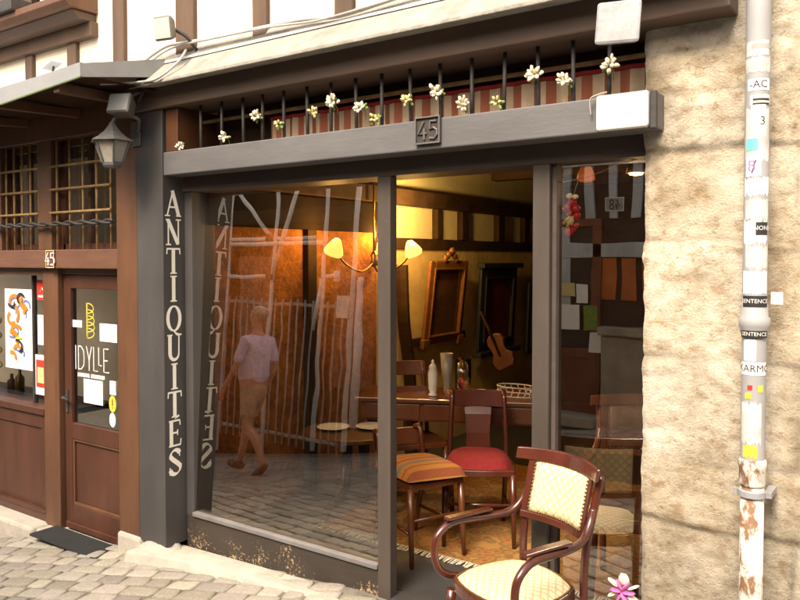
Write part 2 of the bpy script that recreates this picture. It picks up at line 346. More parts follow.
# ------------------------------------------------------------------ lettering made of pen strokes
def nib(pts, thin, thick, ang):
    n = V((math.cos(ang), math.sin(ang))); out = []
    for i in range(len(pts)):
        d = V(pts[min(i+1,len(pts)-1)])-V(pts[max(i-1,0)]); d.normalize(); out.append((thin+(thick-thin)*abs(d.dot(n))**1.5)*1.25)
    return out
def ell(cx, cy, rx, ry, a0, a1, n=20): return [(cx+rx*math.cos(R(a0+(a1-a0)*i/n)), cy+ry*math.sin(R(a0+(a1-a0)*i/n))) for i in range(n+1)]
def lerp(a,b,t): return a+(b-a)*t
def strokes_for(ch):
    K, T, S = .175, .07, .055; L = []
    def foot(x, y=0, w_=.13): L.append(([(x-w_,y),(x+w_,y)], S))
    if ch == 'A': L += [([(.36,.98),(.08,.02)],T),([(.34,1.0),(.64,.02)],K),([(.17,.34),(.54,.34)],T)]; foot(.08); foot(.64)
    elif ch == 'N': L += [([(.12,.02),(.12,.98)],T),([(.62,.0),(.62,.98)],T),([(.10,.98),(.60,.02)],K)]; foot(.12); foot(.08,.98,.09); foot(.62,.98)
    elif ch == 'T': L += [([(.36,.02),(.36,.98)],K),([(.03,.97),(.69,.97)],T),([(.05,.99),(.03,.76)],S),([(.67,.99),(.69,.76)],S)]; foot(.36,.01,.16)
    elif ch == 'I': L += [([(.36,.02),(.36,.98)],K)]; foot(.36,.01,.16); foot(.36,.98,.16)
    elif ch == 'Q':
        p = ell(.36,.5,.30,.48,0,360,32); L += [(p, nib(p,.045,.13,R(90))),([(.34,.02),(.46,-.10),(.60,-.16),(.72,-.14)],[.05,.09,.10,.03])]
    elif ch == 'U':
        p = [(.15,.98),(.15,.32)]+ell(.37,.28,.22,.27,180,360,14)+[(.60,.98)]; L += [(p,[K,K]+[K-(K-T)*i/14 for i in range(15)]+[T])]; foot(.15,.98); foot(.60,.98)
    elif ch in 'EÉ':
        L += [([(.18,.02),(.18,.98)],K),([(.06,.98),(.60,.98)],T),([(.06,.01),(.63,.01)],T),([(.18,.51),(.48,.51)],T),([(.59,.99),(.61,.78)],S),([(.62,.0),(.65,.24)],S),([(.48,.40),(.48,.62)],S)]
        if ch == 'É': L.append(([(.34,1.06),(.56,1.17)],[.03,.10]))
    elif ch == 'S':
        p = ell(.36,.745,.23,.225,20,200,12)+ell(.36,.265,.255,.245,40,-170,14)[1:]; p = smooth2(p); L += [(p, nib(p,.045,.15,R(-50))),([(.58,.98),(.57,.70)],S),([(.10,.32),(.10,.02)],S)]
    return L
def smooth2(p):
    q = [tuple(V(a)) for a in p]
    for _ in range(1): q = [q[0]]+[tuple((V(q[i-1])+V(q[i])*2+V(q[i+1]))/4) for i in range(1,len(q)-1)]+[q[-1]]
    return q
def stroke(mb, pts, wid, O, u, v, n, sc_, lift):
    pts = [V(p) for p in pts]; W_ = wid if isinstance(wid, list) else [wid]*len(pts); o = len(mb.v)
    for i, p in enumerate(pts):
        d = (pts[min(i+1,len(pts)-1)]-pts[max(i-1,0)]).normalized(); s_ = V((-d.y, d.x))*W_[i]/2
        for q in (p+s_, p-s_): mb.v.append(O+(u*q.x+v*q.y)*sc_+n*lift)
    for i in range(len(pts)-1): mb.f.append((o+2*i, o+2*i+1, o+2*i+3, o+2*i+2))
def letters(mb, L, O, u, v, n, sc_, lift=.0015):
    for i, (p, w_) in enumerate(L): stroke(mb, p, w_, O, u, v, n, sc_, lift+i*.00025)
def text_mesh(body, size, mat, O, u, v, n, name, parent, align='CENTER', lift=.001):
    cu = bpy.data.curves.new('text', 'FONT'); cu.body = body; cu.size = size; cu.align_x = align; cu.align_y = 'CENTER'; cu.resolution_u = 2
    to = bpy.data.objects.new('text', cu); COL.objects.link(to); dg = bpy.context.evaluated_depsgraph_get()
    me = bpy.data.meshes.new_from_object(to.evaluated_get(dg)); bpy.data.objects.remove(to)
    u, v, n = V(u).normalized(), V(v).normalized(), V(n).normalized(); off = worldloc(parent) if parent else V((0,0,0))
    for vt in me.vertices: vt.co = V(O)+u*vt.co.x+v*vt.co.y+n*lift-off
    me.name = name; me.materials.clear(); me.materials.append(M[mat]); o = bpy.data.objects.new(name, me); COL.objects.link(o); o.parent = parent; return o
X_, Y_, Z_ = V((1,0,0)), V((0,1,0)), V((0,0,1)); NF = V((0,-1,0))

# ------------------------------------------------------------------ ground
def gz(x): return 0 if x > -2.3 else (.09*(x+2.3) if x > -4.8 else (-.225+.15*(x+4.8) if x > -9 else -.855))
g = MB(); xs = [-60,-9,-4.8,-2.3,60]
for i in range(4): g.add([(xs[i],-60,gz(xs[i])-.0075),(xs[i+1],-60,gz(xs[i+1])-.0075),(xs[i+1],60,gz(xs[i+1])-.0075),(xs[i],60,gz(xs[i])-.0075)],[(0,1,2,3)])
tag(g.build('ground', 'joint'), kind='structure')
def paving():
    vs, fs, cs = [], [], []
    th = R(17); cu, su = math.cos(th), math.sin(th); rnd = random.Random(3)
    def inside(x, y): return -11.5 < x < 2.4 and -4.25 < y < -.06
    v0 = -9.; row = 0
    while v0 < 6:
        hh = rnd.uniform(.10,.135); uo = -14+rnd.uniform(0,.15)
        while uo < 6:
            ww = rnd.uniform(.12,.21); cx, cy = uo+ww/2, v0+hh/2+.05*math.sin(uo*1.1)
            x, y = cx*cu-cy*su, cx*su+cy*cu
            if inside(x, y):
                near = x > -6 and y > -3.2
                gp = .0035; q = []
                for sx, sy in ((-1,-1),(1,-1),(1,1),(-1,1)):
                    q.append((cx+sx*(ww/2-gp)+rnd.uniform(-.011,.011), cy+sy*(hh/2-gp)+rnd.uniform(-.008,.008)))
                tz = rnd.uniform(-.002,.0035); tx, ty = rnd.uniform(-.018,.018), rnd.uniform(-.018,.018)
                rings = [(1.0,-.016),(.97,-.004),(.86,.001),(.5,.002)]
                o = len(vs); sub = 8
                base = []
                for i in range(4):
                    a, b = q[i], q[(i+1)%4]; base.append((a[0]*.94+cx*.06, a[1]*.94+cy*.06)); base.append(((a[0]+b[0])/2, (a[1]+b[1])/2))
                for s_, dz in rings:
                    for bx_, by_ in base:
                        du, dv = (bx_-cx)*s_, (by_-cy)*s_; uu, vv = cx+du, cy+dv; X, Y = uu*cu-vv*su, uu*su+vv*cu
                        vs.append((X, Y, gz(X)+dz+tz+du*tx+dv*ty))
                n0 = len(fs)
                for r in range(3):
                    for j in range(8): fs.append((o+r*8+j, o+r*8+(j+1)%8, o+(r+1)*8+(j+1)%8, o+(r+1)*8+j))
                fs.append(tuple(o+24+j for j in range(8)))
                t_ = rnd.uniform(.72,1.18); tc = (t_, t_*rnd.uniform(.96,1.0), t_*rnd.uniform(.88,1.0), 1)
                cs += [tc]*(len(fs)-n0)
            uo += ww
        v0 += hh; row += 1
    me = bpy.data.meshes.new('street_paving'); me.from_pydata(vs, [], fs)
    ca = me.color_attributes.new('Col', 'FLOAT_COLOR', 'CORNER')
    for p, c in zip(me.polygons, cs):
        p.use_smooth = True
        for li in p.loop_indices: ca.data[li].color = c
    me.materials.append(M['paver']); o = bpy.data.objects.new('street_paving', me); COL.objects.link(o); tag(o, kind='structure')
paving()

# ------------------------------------------------------------------ stone wall on the right
def stone_wall():
    x0, x1, z0, z1 = -.878, 2.2, -.02, 3.3; st = .013; nx, nz = int((x1-x0)/st), int((z1-z0)/st); rnd = random.Random(11)
    rows = [-.02]; hs = [.30,.36,.23,.37,.42,.33,.21,.13,.30,.26,.3,.3,.4]
    for h in hs: rows.append(rows[-1]+h)
    cuts = [[-.878]+sorted(x for x in [(-.878+rnd.uniform(.36,.52))+j*rnd.uniform(.42,.6) for j in range(8)] if x < 2.2)+[2.3] for _ in hs]
    tone = [[rnd.uniform(.88,1.1) for _ in c] for c in cuts]; dep = [[rnd.uniform(-.006,.012) for _ in c] for c in cuts]; warm = [[rnd.uniform(.88,1.03) for _ in c] for c in cuts]
    vs, cs = [], []
    for j in range(nz+1):
        for i in range(nx+1):
            x, z = x0+i*st, z0+j*st; p = V((x,0,z))
            wx = x+.016*noise.noise(p*5); wz = z+.014*noise.noise(p*4+V((7,0,3)))
            r = max(a for a in range(len(hs)) if rows[a] <= max(wz, -.02)); c = cuts[r]; ci = max([a for a in range(len(c)-1) if c[a] <= wx] or [0])
            dj = min(abs(wz-rows[r]) if r else 9, abs(rows[r+1]-wz), abs(wx-c[ci]) if ci else 9, abs(c[ci+1]-wx))
            jn = .5+.5*noise.noise(p*6+V((1,9,2))); e = max(0, 1-dj/.022)
            h = dep[r][ci]+.007*noise.fractal(p*4.5,1.,2.,5)+.006*noise.fractal(p*22,1.,2.,3)-.014*e*e*jn
            ed = max(0, 1-(x-x0)/.03); h -= .018*ed*ed; xx = x+(.010*noise.fractal(V((0,0,z*9)),1.,2.,3) if i < 2 else 0)
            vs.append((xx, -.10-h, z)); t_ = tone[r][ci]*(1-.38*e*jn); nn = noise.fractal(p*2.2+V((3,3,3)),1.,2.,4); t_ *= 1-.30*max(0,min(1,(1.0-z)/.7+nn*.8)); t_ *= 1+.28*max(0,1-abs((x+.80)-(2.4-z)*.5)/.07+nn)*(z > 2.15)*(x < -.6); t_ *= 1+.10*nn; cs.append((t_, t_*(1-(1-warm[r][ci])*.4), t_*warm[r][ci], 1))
    fs = [(j*(nx+1)+i, j*(nx+1)+i+1, (j+1)*(nx+1)+i+1, (j+1)*(nx+1)+i) for j in range(nz) for i in range(nx)]
    root = thing('stone_wall', (-.5,-.1,0), 'ochre sandstone block wall right of the shop window with patches of old render', 'stone wall')
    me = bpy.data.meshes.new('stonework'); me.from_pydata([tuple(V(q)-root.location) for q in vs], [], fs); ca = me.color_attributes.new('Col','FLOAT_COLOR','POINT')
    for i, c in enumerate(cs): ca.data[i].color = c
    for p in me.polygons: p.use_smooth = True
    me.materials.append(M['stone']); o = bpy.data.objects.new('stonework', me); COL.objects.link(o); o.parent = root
    MB().box(-.872,2.2,-.075,.35,-.02,3.3).build('wall_core', 'opstone', root)
stone_wall()

# ------------------------------------------------------------------ antique shop front
YF = -.20
shop = thing('antique_shop', (-2.2,0,0), 'grey and brown timber shopfront of the antique dealer with open doorway', 'shop')
p = MB(); p.prism([(-3.754,-.2),(-3.52,-.2),(-3.527,-.045),(-3.527,.12),(-3.754,.06)], -.035, 2.433)
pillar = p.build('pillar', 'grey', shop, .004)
# lettering on the splayed side of the pillar
A_, B_ = V((-3.52,-.2,0)), V((-3.527,-.045,0)); u_ = (B_-A_).normalized(); n_ = V((u_.y,-u_.x,0))
word = 'ANTIQUITÉS'; tops = [190,219,248,276,306,335,364,392,421,450]
lt = MB()
for ch, ty in zip(word, tops):
    O = A_+u_*.020; zt = P(172, ty, -.15).z; zb = P(172, ty+25.5, -.15).z; h = zt-zb
    letters(lt, strokes_for(ch), V((O.x,O.y,zb)), u_, V((0,0,1)), n_, h)
    # narrower than tall, as painted
lt.build('lettering', 'cream', pillar)
MB().box(-3.526,-3.462,-.045,.12,.118,1.985).build('window_jamb','grey',shop,.003)
MB().box(-2.136,-2.062,-.055,.0,-.01,1.985).build('door_post','frame',shop,.004)
MB().box(-1.344,-1.270,-.055,.0,-.01,1.985).build('door_post','frame',shop,.004)
MB().box(-1.269,-1.250,-.03,.03,.15,1.985).build('window_jamb','header',shop,.002)
MB().box(-3.526,-.87,-.06,.13,1.985,2.17).build('header','header',shop,.003)
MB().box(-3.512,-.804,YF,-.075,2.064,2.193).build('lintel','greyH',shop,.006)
tj = MB().box(-3.50,-3.40,-.19,.10,2.195,2.432); tj.build('transom_jamb','oak',shop,.003)
MB().box(-3.83,-.56,-.225,.05,2.434,2.56).build('top_beam','beam',shop,.006)
MB().box(-3.460,-2.137,-.062,.02,.122,.146).build('window_sill','sill',shop,.004)
kb = MB(); kb.add([(-3.524,-.046,-.14),(-2.137,-.05,-.01),(-2.137,-.05,.117),(-3.524,-.046,.117),(-3.524,.06,-.14),(-2.137,.06,-.01),(-2.137,.06,.117),(-3.524,.06,.117)],[(0,1,2,3),(7,6,5,4),(0,4,5,1),(3,2,6,7),(0,3,7,4),(1,5,6,2)])
kb.build('kickboard','kick',shop,.003)
MB().box(-1.269,-.87,-.05,.06,-.01,.15).build('kickboard','kick',shop,.003)
# panes
def pane(x0, x1, z0, z1, tilt, mat='glass', name='window_pane', par=shop):
    dz = math.tan(tilt); t = MB(); y = lambda z: (-.03 if tilt else .0)+(z-.15)*dz
    t.add([(x0,y(z0),z0),(x1,y(z0),z0),(x1,y(z1),z1),(x0,y(z1),z1)],[(0,1,2,3)]); return t.build(name, mat, par)
pane(-3.464,-2.110,.150,1.985,TILT)
pane(-1.255,-.872,.150,1.985,0)
# transom: bars, striped valance and a dark sheet painted in for the unlit interior behind
bars = [183,201,221.5,243.5,262.5,284,307.7,331,356.6,382,411,441,472,504,538.5,573.5,609]
for i, b in enumerate(bars):
    q = P(b, 100, -.14); MB().tube([(q.x,-.14,2.18),(q.x+random.uniform(-.006,.006),-.14,2.45)], .0085, 8).build('transom_bar','iron',shop,smooth=True)
def cloth(x0, x1, z0, z1, y, amp, name, mat, par, n=240):
    t = MB()
    for i in range(n+1):
        x = x0+(x1-x0)*i/n; yy = y+amp*math.sin(x*62+2*math.sin(x*5))
        t.v += [V((x,yy,z0)), V((x,yy*.5+y*.5,z1))]
    t.f = [(2*i,2*i+2,2*i+3,2*i+1) for i in range(n)]; return t.build(name, mat, par, smooth=True)
va = cloth(-2.9,-.88,2.10,2.335,.02,.012,'valance','valance',shop)
cloth(-2.9,-.88,2.336,2.352,.015,.006,'valance_binding','valred',va)
MB().box(-3.40,-.87,.10,.13,2.10,2.45).build('transom_dark_backing','darkwood',shop)
MB().box(-3.40,-.87,-.02,.0,2.365,2.38).build('transom_rail','rustiron',shop)
# eave apron above
ap = MB().xprism([(-.345,2.528),(-.345,2.545),(-.20,2.675),(-.17,2.675),(-.17,2.56)], -3.62, -.545)
ap.build('eave_apron','slate',shop,.004)
MB().xprism([(-.203,2.680),(-.203,2.692),(-.165,2.692),(-.165,2.680)], -3.55, -.545).build('drip_strip','white',shop)
MB().xprism([(-.195,2.694),(-.165,2.745),(-.13,2.745),(-.13,2.694)], -3.60, -.545).build('flashing','slate',shop,.003)
# threshold slab
MB().box(-2.061,-1.345,-.055,.06,-.05,.006).build('threshold','tile',shop,.003)
# room
room = shop
MB().box(-3.56,.6,.06,5.0,-.08,-.002).build('floor','tile',room)
MB().box(-3.60,-3.52,.06,1.78,-.1,2.45).build('side_wall','straw',room)
MB().box(-3.60,-3.5,1.78,5.0,-.1,1.74).build('side_wall','ochre',room)
MB().box(-3.60,-3.53,1.78,5.0,1.74,2.62).build('plaster_infill','cremewall',room)
MB().box(-3.6,.6,5.0,5.1,-.1,2.62).build('back_wall','darkwood',room)
MB().box(.6,.7,.06,5.1,-.1,2.62).build('side_wall','dark',room)
MB().box(-3.6,.7,.06,5.1,2.46,2.62).build('ceiling','darkwood',room)
MB().box(-3.53,-3.40,.10,4.99,2.03,2.15).build('ceiling_beam','darkwood',room,.006)
MB().box(-3.53,-3.48,1.75,4.99,1.68,1.77).build('wall_rail','darkwood',room,.004)
for (yy, w_) in ((1.80,.09),(2.60,.07),(3.02,.11),(3.72,.13),(4.3,.12)): MB().box(-3.53,-3.47,yy,yy+w_,1.772,2.028).build('wall_stud','darkwood',room,.004)
for yy in (.65,1.45,2.4,3.4,4.3): MB().box(-3.39,.59,yy,yy+.12,2.33,2.459).build('ceiling_joist','darkwood',room,.005)
MB().box(-3.52,-3.45,.07,1.74,1.80,2.02).build('wall_beam','dark',room,.004)
pt = MB().tube(smooth_path([PX(402,265,-3.46),PX(404,320,-3.45),PX(409,365,-3.46),PX(412,420,-3.46),PX(410,470,-3.46)]), .05, 6); pt.build('curved_timber','darkwood',room)
a = PX(405,344,-3.47); b = PX(463,334,-3.47); MB().bar(a, b, .05, .06).build('wall_rail','darkwood',room,.003)
for yy in (.95,): MB().box(-3.52,-3.47,yy,yy+.09,0,1.86).build('wall_stud','darkwood',room,.004)

# kerb slab in front of the window
ks = MB(); pts = [(-3.75,-.30),(-3.35,-.235),(-2.85,-.225),(-2.2,-.215),(-1.4,-.22),(-1.4,-.052),(-3.75,-.052)]
o_ = len(ks.v)
for x,y in pts: ks.v.append(V((x,y,gz(x)*.55-.02+.025)))
for x,y in pts: ks.v.append(V((x-.01,y-(.03 if y < -.1 else 0),gz(x)-.05)))
n = len(pts); ks.f.append(tuple(range(n))); ks.f += [(i,n+i,n+(i+1)%n,(i+1)%n) for i in range(n)]
tag(ks.build('kerb','concrete',None,.012), kind='structure')
solo(MB().blob((-3.62,-.16,-.10),(.17,.11,.085),16,10,.25), 'base_stone','concrete','rough pale footing stone under the grey lettered pillar','stone', smooth=True)

# ------------------------------------------------------------------ upper timber-framed wall
uw = thing('timber_framed_wall', (-3,-.15,2.7), 'sunlit cream plaster upper wall with weathered timber studs', 'wall')
MB().box(-9,-.545,-.15,.1,2.70,5.2).build('plaster','plaster',uw)
def stud(pa, pb, py=20, Y=-.18):
    a = P(pa,py,Y).x; b = P(pb,py,Y).x; MB().box(a,b,Y,-.1499,2.70,5.2).build('stud','timber',uw,.006)
for a, b in ((24,31),(66,75),(112,123),(175,193),(252,266),(334,352),(420,440),(520,542)): stud(a, b)
q0 = P(66,2,-.42)
# jutting moulded ledge at upper left
zc = P(30,14,-.34).z; xe = P(66,4,-.36).x
lg = MB().xprism([(-.34,zc-.03),(-.37,zc+.0),(-.37,zc+.04),(-.15,zc+.09),(-.15,zc-.03)], -9, xe); lg.build('ledge','rust',uw,.006)
MB().xprism([(-.31,zc-.032),(-.27,zc-.08),(-.15,zc-.08),(-.15,zc-.032)], -9, xe-.02).build('ledge_moulding','beam',uw,.005)
MB().box(-9,xe-.0,-.20,-.149,zc-.17,zc-.081).build('rail','timber',uw,.005)
for xx in (-6.2,-5.1): MB().box(xx-.28,xx+.28,-.17,-.12,zc+.12,zc+1.0).build('window_recess','dark',uw,.004)
fb = thing('window_box', P(10,12,-.34), 'dark window box with red flowers on the upper ledge', 'planter'); q = fb.location
MB().box(q.x-.5,q.x+.12,q.y-.06,q.y+.08,q.z-.02,q.z+.06).build('trough','iron',fb,.006)
t = MB()
for i in range(26):
    c = V((q.x+random.uniform(-.45,.1), q.y+random.uniform(-.06,.06), q.z+random.uniform(.07,.14))); t.blob(c, .018, 6, 4)
t.build('flowers','redink',fb,smooth=True)

# ------------------------------------------------------------------ neighbouring shop on the left
YL = -.12
nb = thing('neighbour_shop', (-4.6,-.1,-.2), 'red-brown wooden shopfront under the zinc awning, left of the grey pillar', 'shop')
def nx(px, Y=YL, py=300): return P(px, py, Y).x
xpL = P(117,300,-.20).x
MB().box(xpL,-3.756,-.20,.05,-.02,2.50).build('corner_post','rust',nb,.006)
solo(MB().prism([(xpL-.01,-.215),(-3.735,-.215),(-3.735,-.02),(xpL-.01,-.02)], -.22, -.0205), 'base_stone','concrete','pale worn block under the red-brown post beside the door','stone', bevel=.02)
MB().box(-8,xpL,-.19,-.02,1.54,1.66).build('sill_beam','rustH',nb,.006)
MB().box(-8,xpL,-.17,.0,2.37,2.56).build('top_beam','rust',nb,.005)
MB().box(nx(58),nx(45),-.16,-.02,1.661,2.369).build('mullion','rust',nb,.004)
for a, b in ((8,45),(58,117)):
    w_ = MB(); x0, x1 = nx(a), min(nx(b), xpL); w_.box(x0+.02,x1-.02,-.09,-.06,1.662,1.70).box(x0+.02,x1-.02,-.09,-.06,2.33,2.368).box(x0,x0+.05,-.09,-.06,1.662,2.368).box((x0+x1)/2-.015,(x0+x1)/2+.015,-.09,-.06,1.70,2.33)
    wf = w_.build('window','maroon',nb,.003); MB().add([(x0,-.065,1.67),(x1,-.065,1.67),(x1,-.065,2.36),(x0,-.065,2.36)],[(0,1,2,3)]).build('pane','glass2',wf)
    gr = MB(); nv = 5
    for i in range(nv): xx = x0+.04+(x1-x0-.06)*i/(nv-1); gr.tube([(xx,-.14,1.65),(xx,-.14,2.39)], .008, 6)
    for zz in (1.90,2.05,2.20): gr.tube([(x0-.02,-.155,zz),(x1+.0,-.155,zz)], .009, 6)
    gr.build('window_grille','rustiron',nb,smooth=True)
MB().box(-5.7,nx(8),-.16,-.02,1.661,2.369).build('mullion','rust',nb,.004)
tw = MB()
for s_ in (0,math.pi): tw.tube([(-8+.02*i, -.205+.010*math.cos(i*.45+s_), 1.825+.010*math.sin(i*.45+s_)) for i in range(int((xpL+8)/.02)+1)], .009, 6)
tw.build('twisted_rail','iron',nb,smooth=True)
# shop window and stall riser
xd0 = nx(62); xw1 = nx(47)
MB().box(xw1,xd0,-.15,-.02,-.20,1.539).build('door_post','rust',nb,.005)
MB().box(-8,xw1,-.14,-.02,1.49,1.539).build('window_head','rust',nb,.003)
MB().box(-8,xw1,-.155,-.02,.555,.60).build('window_sill','maroon',nb,.004)
rs = MB(); rs.box(-8,xw1,-.12,-.02,-.16,.554); rs.build('riser','maroon',nb)
rl = MB(); rl.box(-8,xw1,-.135,-.121,.46,.553).box(-8,xw1,-.15,-.121,-.11,-.085).box(-8,xw1,-.14,-.121,-.165,-.111).box(xw1-.07,xw1-.001,-.133,-.1215,-.084,.459)
rl.build('riser_moulding','maroon',nb,.004)
MB().add([(-8,-.06,.60),(xw1,-.06,.60),(xw1,-.06,1.49),(-8,-.06,1.49)],[(0,1,2,3)]).build('window_pane','glass2',nb)
MB().box(nx(26)-.008,nx(26)+.008,-.075,-.045,.601,1.489).build('glazing_bar','iron',nb)
MB().box(-8,-3.62,1.1,1.2,-.3,2.6).build('inner_wall','plaster',nb)
MB().box(-8,-3.62,-.02,1.1,-.32,-.25).build('inner_floor','oak',nb)
MB().box(-8,-3.62,-.02,1.1,2.52,2.6).build('inner_ceiling','dark',nb)
MB().box(-3.75,-3.62,.05,1.1,-.3,2.5).build('inner_side_wall','opdark',nb)
MB().box(-8,xw1-.02,.0,.40,.52,.56).build('display_shelf','oak',nb,.004)
# door
dx0, dx1 = xd0+.012, xpL+.03; dz0, dz1 = -.165, 1.50; DY = -.115
door = MB(); pz0 = .535
door.box(dx0,dx0+.075,DY,-.07,dz0,dz1).box(dx1-.075,dx1,DY,-.07,dz0,dz1).box(dx0+.075,dx1-.075,DY,-.07,1.41,dz1).box(dx0+.075,dx1-.075,DY,-.07,.43,pz0).box(dx0+.075,dx1-.075,DY,-.07,dz0,dz0+.16)
dr = door.build('door','maroon',nb,.004)
pnl = MB().box(dx0+.075,dx1-.075,-.095,-.075,dz0+.16,.43); pnl.build('door_panel','maroon',dr)
mo = MB().box(dx0+.075,dx0+.09,-.11,-.096,dz0+.16,.43).box(dx1-.09,dx1-.075,-.11,-.096,dz0+.16,.43).box(dx0+.09,dx1-.09,-.11,-.096,.415,.43).box(dx0+.09,dx1-.09,-.11,-.096,dz0+.16,dz0+.18); mo.build('panel_moulding','rust',dr,.003)
MB().box(dx0+.02,dx1-.02,-.135,-.116,dz0+.01,dz0+.05).build('weather_bar','maroon',dr,.006)
MB().add([(dx0+.07,-.095,pz0),(dx1-.07,-.095,pz0),(dx1-.07,-.095,1.41),(dx0+.07,-.095,1.41)],[(0,1,2,3)]).build('glass_pane','glass2',dr)
h = MB().box(dx0+.02,dx0+.045,-.124,-.1155,.60,.75); h.tube([(dx0+.033,-.12,.70),(dx0+.033,-.155,.70),(dx0+.11,-.16,.695)], .008, 8); h.build('handle','iron',dr,smooth=False)
MB().box(xd0,xpL,-.13,-.05,1.502,1.5395).build('door_head','rust',nb,.003)
# vinyl on the door pane (all lie on the glass)
GY = -.0975
def on(px, py, Y=GY): return P(px, py, Y)
sg = thing('door_sign', on(92,358), 'white vinyl name and yellow shell mark on the glass door', 'sign')
lt = MB(); a = on(76,369); b = on(76,345); hh = b.z-a.z; ww = on(109,358).x-a.x
G = {'I':([[(0,0),(0,1)]],.06), 'D':([[(0,0),(0,1)],[(0,.97),(.12,.97),(.24,.8),(.26,.5),(.24,.2),(.12,.03),(0,.03)]],.30), 'Y':([[(0,1),(.12,.45),(.12,0)],[(.24,1),(.12,.45)]],.26), 'L':([[(0,1),(0,.03),(.17,.03)]],.16), 'l':([[(0,1.),(0,.28),(.13,.28)]],.16), 'E':([[(.2,.97),(0,.97),(0,.03),(.22,.03)],[(0,.5),(.16,.5)]],.22)}
cx = 0; tot = sum(G[c][1] for c in 'IDYLlE')+.30
for c in 'IDYLlE':
    for i, pl in enumerate(G[c][0]): stroke(lt, [(cx*ww/hh/tot+x*ww/hh/tot*1.0, y) for x, y in pl], .045, a, X_, Z_, NF, hh, .0006+.0003*i)
    cx += G[c][1]+.06
lt.build('lettering','paper',sg)
ln = MB()
for i in range(20):
    x = on(78,374).x+(on(105,374).x-on(78,374).x)*i/20
    if i in (9,): continue
    ln.box(x,x+.011,-.0990,-.0985,on(90,378).z+.002*(i%2),on(90,374).z)
ln.build('small_print','paper',sg)
sh = MB()
for j in range(5):
    c = on(87.5, 333-6.2*j); 
    rr = .075+.006*math.sin(j*1.3)
    pts = [(math.cos(R(90-180*i/12))*rr*.95, math.sin(R(90-180*i/12))*.032) for i in range(13)]
    pts = [(-.0,-.032)]+[(x,y) for x,y in reversed(pts)]+[(0,-.032)]
    stroke(sh, pts, .006, c, X_, Z_, NF, 1, .0008+.0004*j)
c0, c1 = on(87.5,336.5), on(87.5,303.5); stroke(sh, [(0,0),(0,c1.z-c0.z)], .006, c0, X_, Z_, NF, 1, .004)
sh.build('shell_mark','yellow',sg)
def card(name, x0, y0, x1, y1, Y, mat, label, cat, group=None, lines=0, skew=0):
    a = P(x0,y1,Y); b = P(x1,y1,Y); c = P(x1,y0,Y); d = P(x0,y0,Y); z0, z1 = (a.z+b.z)/2, (c.z+d.z)/2
    t = MB().box(a.x,b.x,Y-.001,Y,z0,z1); o = solo(t, name, mat, label, cat, group)
    if lines:
        l = MB(); h_ = z1-z0
        for i in range(lines): zz = z1-h_*(.2+.65*i/max(1,lines)); l.box(a.x+.15*(b.x-a.x), b.x-(.15+.3*random.random())*(b.x-a.x), Y-.002,Y-.0014, zz-h_*.25/lines, zz)
        l.build('print','black',o)
    return o
card('notice',100,324,117,342,GY-.002,'paper','blank white card in the door glass above the lettering','notice')
card('notice',84,380,103,404,GY-.002,'paper','large white square notice below the lettering on the glass door','notice')
card('notice',110,381,116,395,GY-.002,'paper','small white slip at the right edge of the glass door','notice')
cc = card('sticker',69,320,82,327,GY-.002,'paper','white strip sticker with red end at the left of the door glass','sticker')
MB().box(on(69,320).x,on(73,320).x,GY-.0046,GY-.0036,on(70,327).z+.004,on(70,320).z-.004).build('red_end','redink',cc)
def disc(name, px, py, rx, rz, mat, label, Y):
    c = P(px,py,Y); t = MB(); t.v = [c+V((rx*math.cos(i*math.pi/12), 0, rz*math.sin(i*math.pi/12))) for i in range(24)]; t.f = [tuple(range(24))]; return solo(t, name, mat, label, 'sticker')
d_ = disc('sticker',112.5,404,.036,.052,'yellow','yellow oval warning sticker low on the glass door',GY-.004)
c = P(112.5,404,GY-.005); MB().box(c.x-.004,c.x+.004,c.y-.001,c.y,c.z-.012,c.z+.03).box(c.x-.004,c.x+.004,c.y-.001,c.y,c.z-.028,c.z-.02).build('exclamation_mark','black',d_)
disc('sticker',112.5,420,.032,.045,'paper','white oval sticker at the bottom of the door glass',GY-.004)
# things in the neighbour's window
WY = -.064
ps = card('poster',6,289,34,369,WY,'paper','white poster with abstract orange and blue brush shapes in the shop window','poster')
rnd = random.Random(5); a = P(6,369,WY); b = P(34,289,WY)
for mt, cnt in (('blueink',6),('orange',9),('yellow',1),('black',3)):
    t = MB()
    for i in range(cnt):
        cx, cz = rnd.uniform(.25,.75), rnd.uniform(.12,.88); rr = rnd.uniform(.10,.2); a0 = rnd.uniform(0,360); sp = rnd.uniform(120,230); el = rnd.uniform(.7,1.3)
        pts = [((cx+rr*math.cos(R(a0+sp*j/14)))*(b.x-a.x), cz*(b.z-a.z)+rr*el*math.sin(R(a0+sp*j/14))*(b.z-a.z)*.5) for j in range(15)]
        stroke(t, pts, .028 if mt == 'orange' else .018, V((a.x,WY,a.z)), X_, Z_, NF, 1, .0016+.0004*i+{'blueink':0,'orange':.003,'yellow':.007,'black':.009}[mt])
    t.build('brush_strokes',mt,ps)
q = card('notice',37,280,47,300,WY,'redink','small red leaflet at the top of the window beside the door post','notice'); 
l = MB(); a = P(37,300,WY); b = P(47,280,WY)
l.box(a.x+.02,b.x-.02,WY-.003,WY-.0024,a.z+.02,a.z+.035); l.tube([(a.x+.045,WY-.003,a.z+.06),(a.x+.07,WY-.003,a.z+.085),(a.x+.095,WY-.003,a.z+.06)], .004, 4); l.build('print','paper',q)
card('notice',38,315,47,345,WY,'paper','plain white sheet below the red leaflet in the window','notice')
q = card('notice',36,355,47,395,WY,'paper','red and white flyer at the bottom of the window beside the door post','notice')
a = P(36,395,WY); b = P(47,355,WY); MB().box(a.x+.012,b.x-.012,WY-.003,WY-.002,a.z+.06,b.z-.04).build('picture','redink',q); MB().box(a.x+.03,b.x-.035,WY-.0045,WY-.0035,a.z+.09,b.z-.09).build('picture_detail','yplate',q)
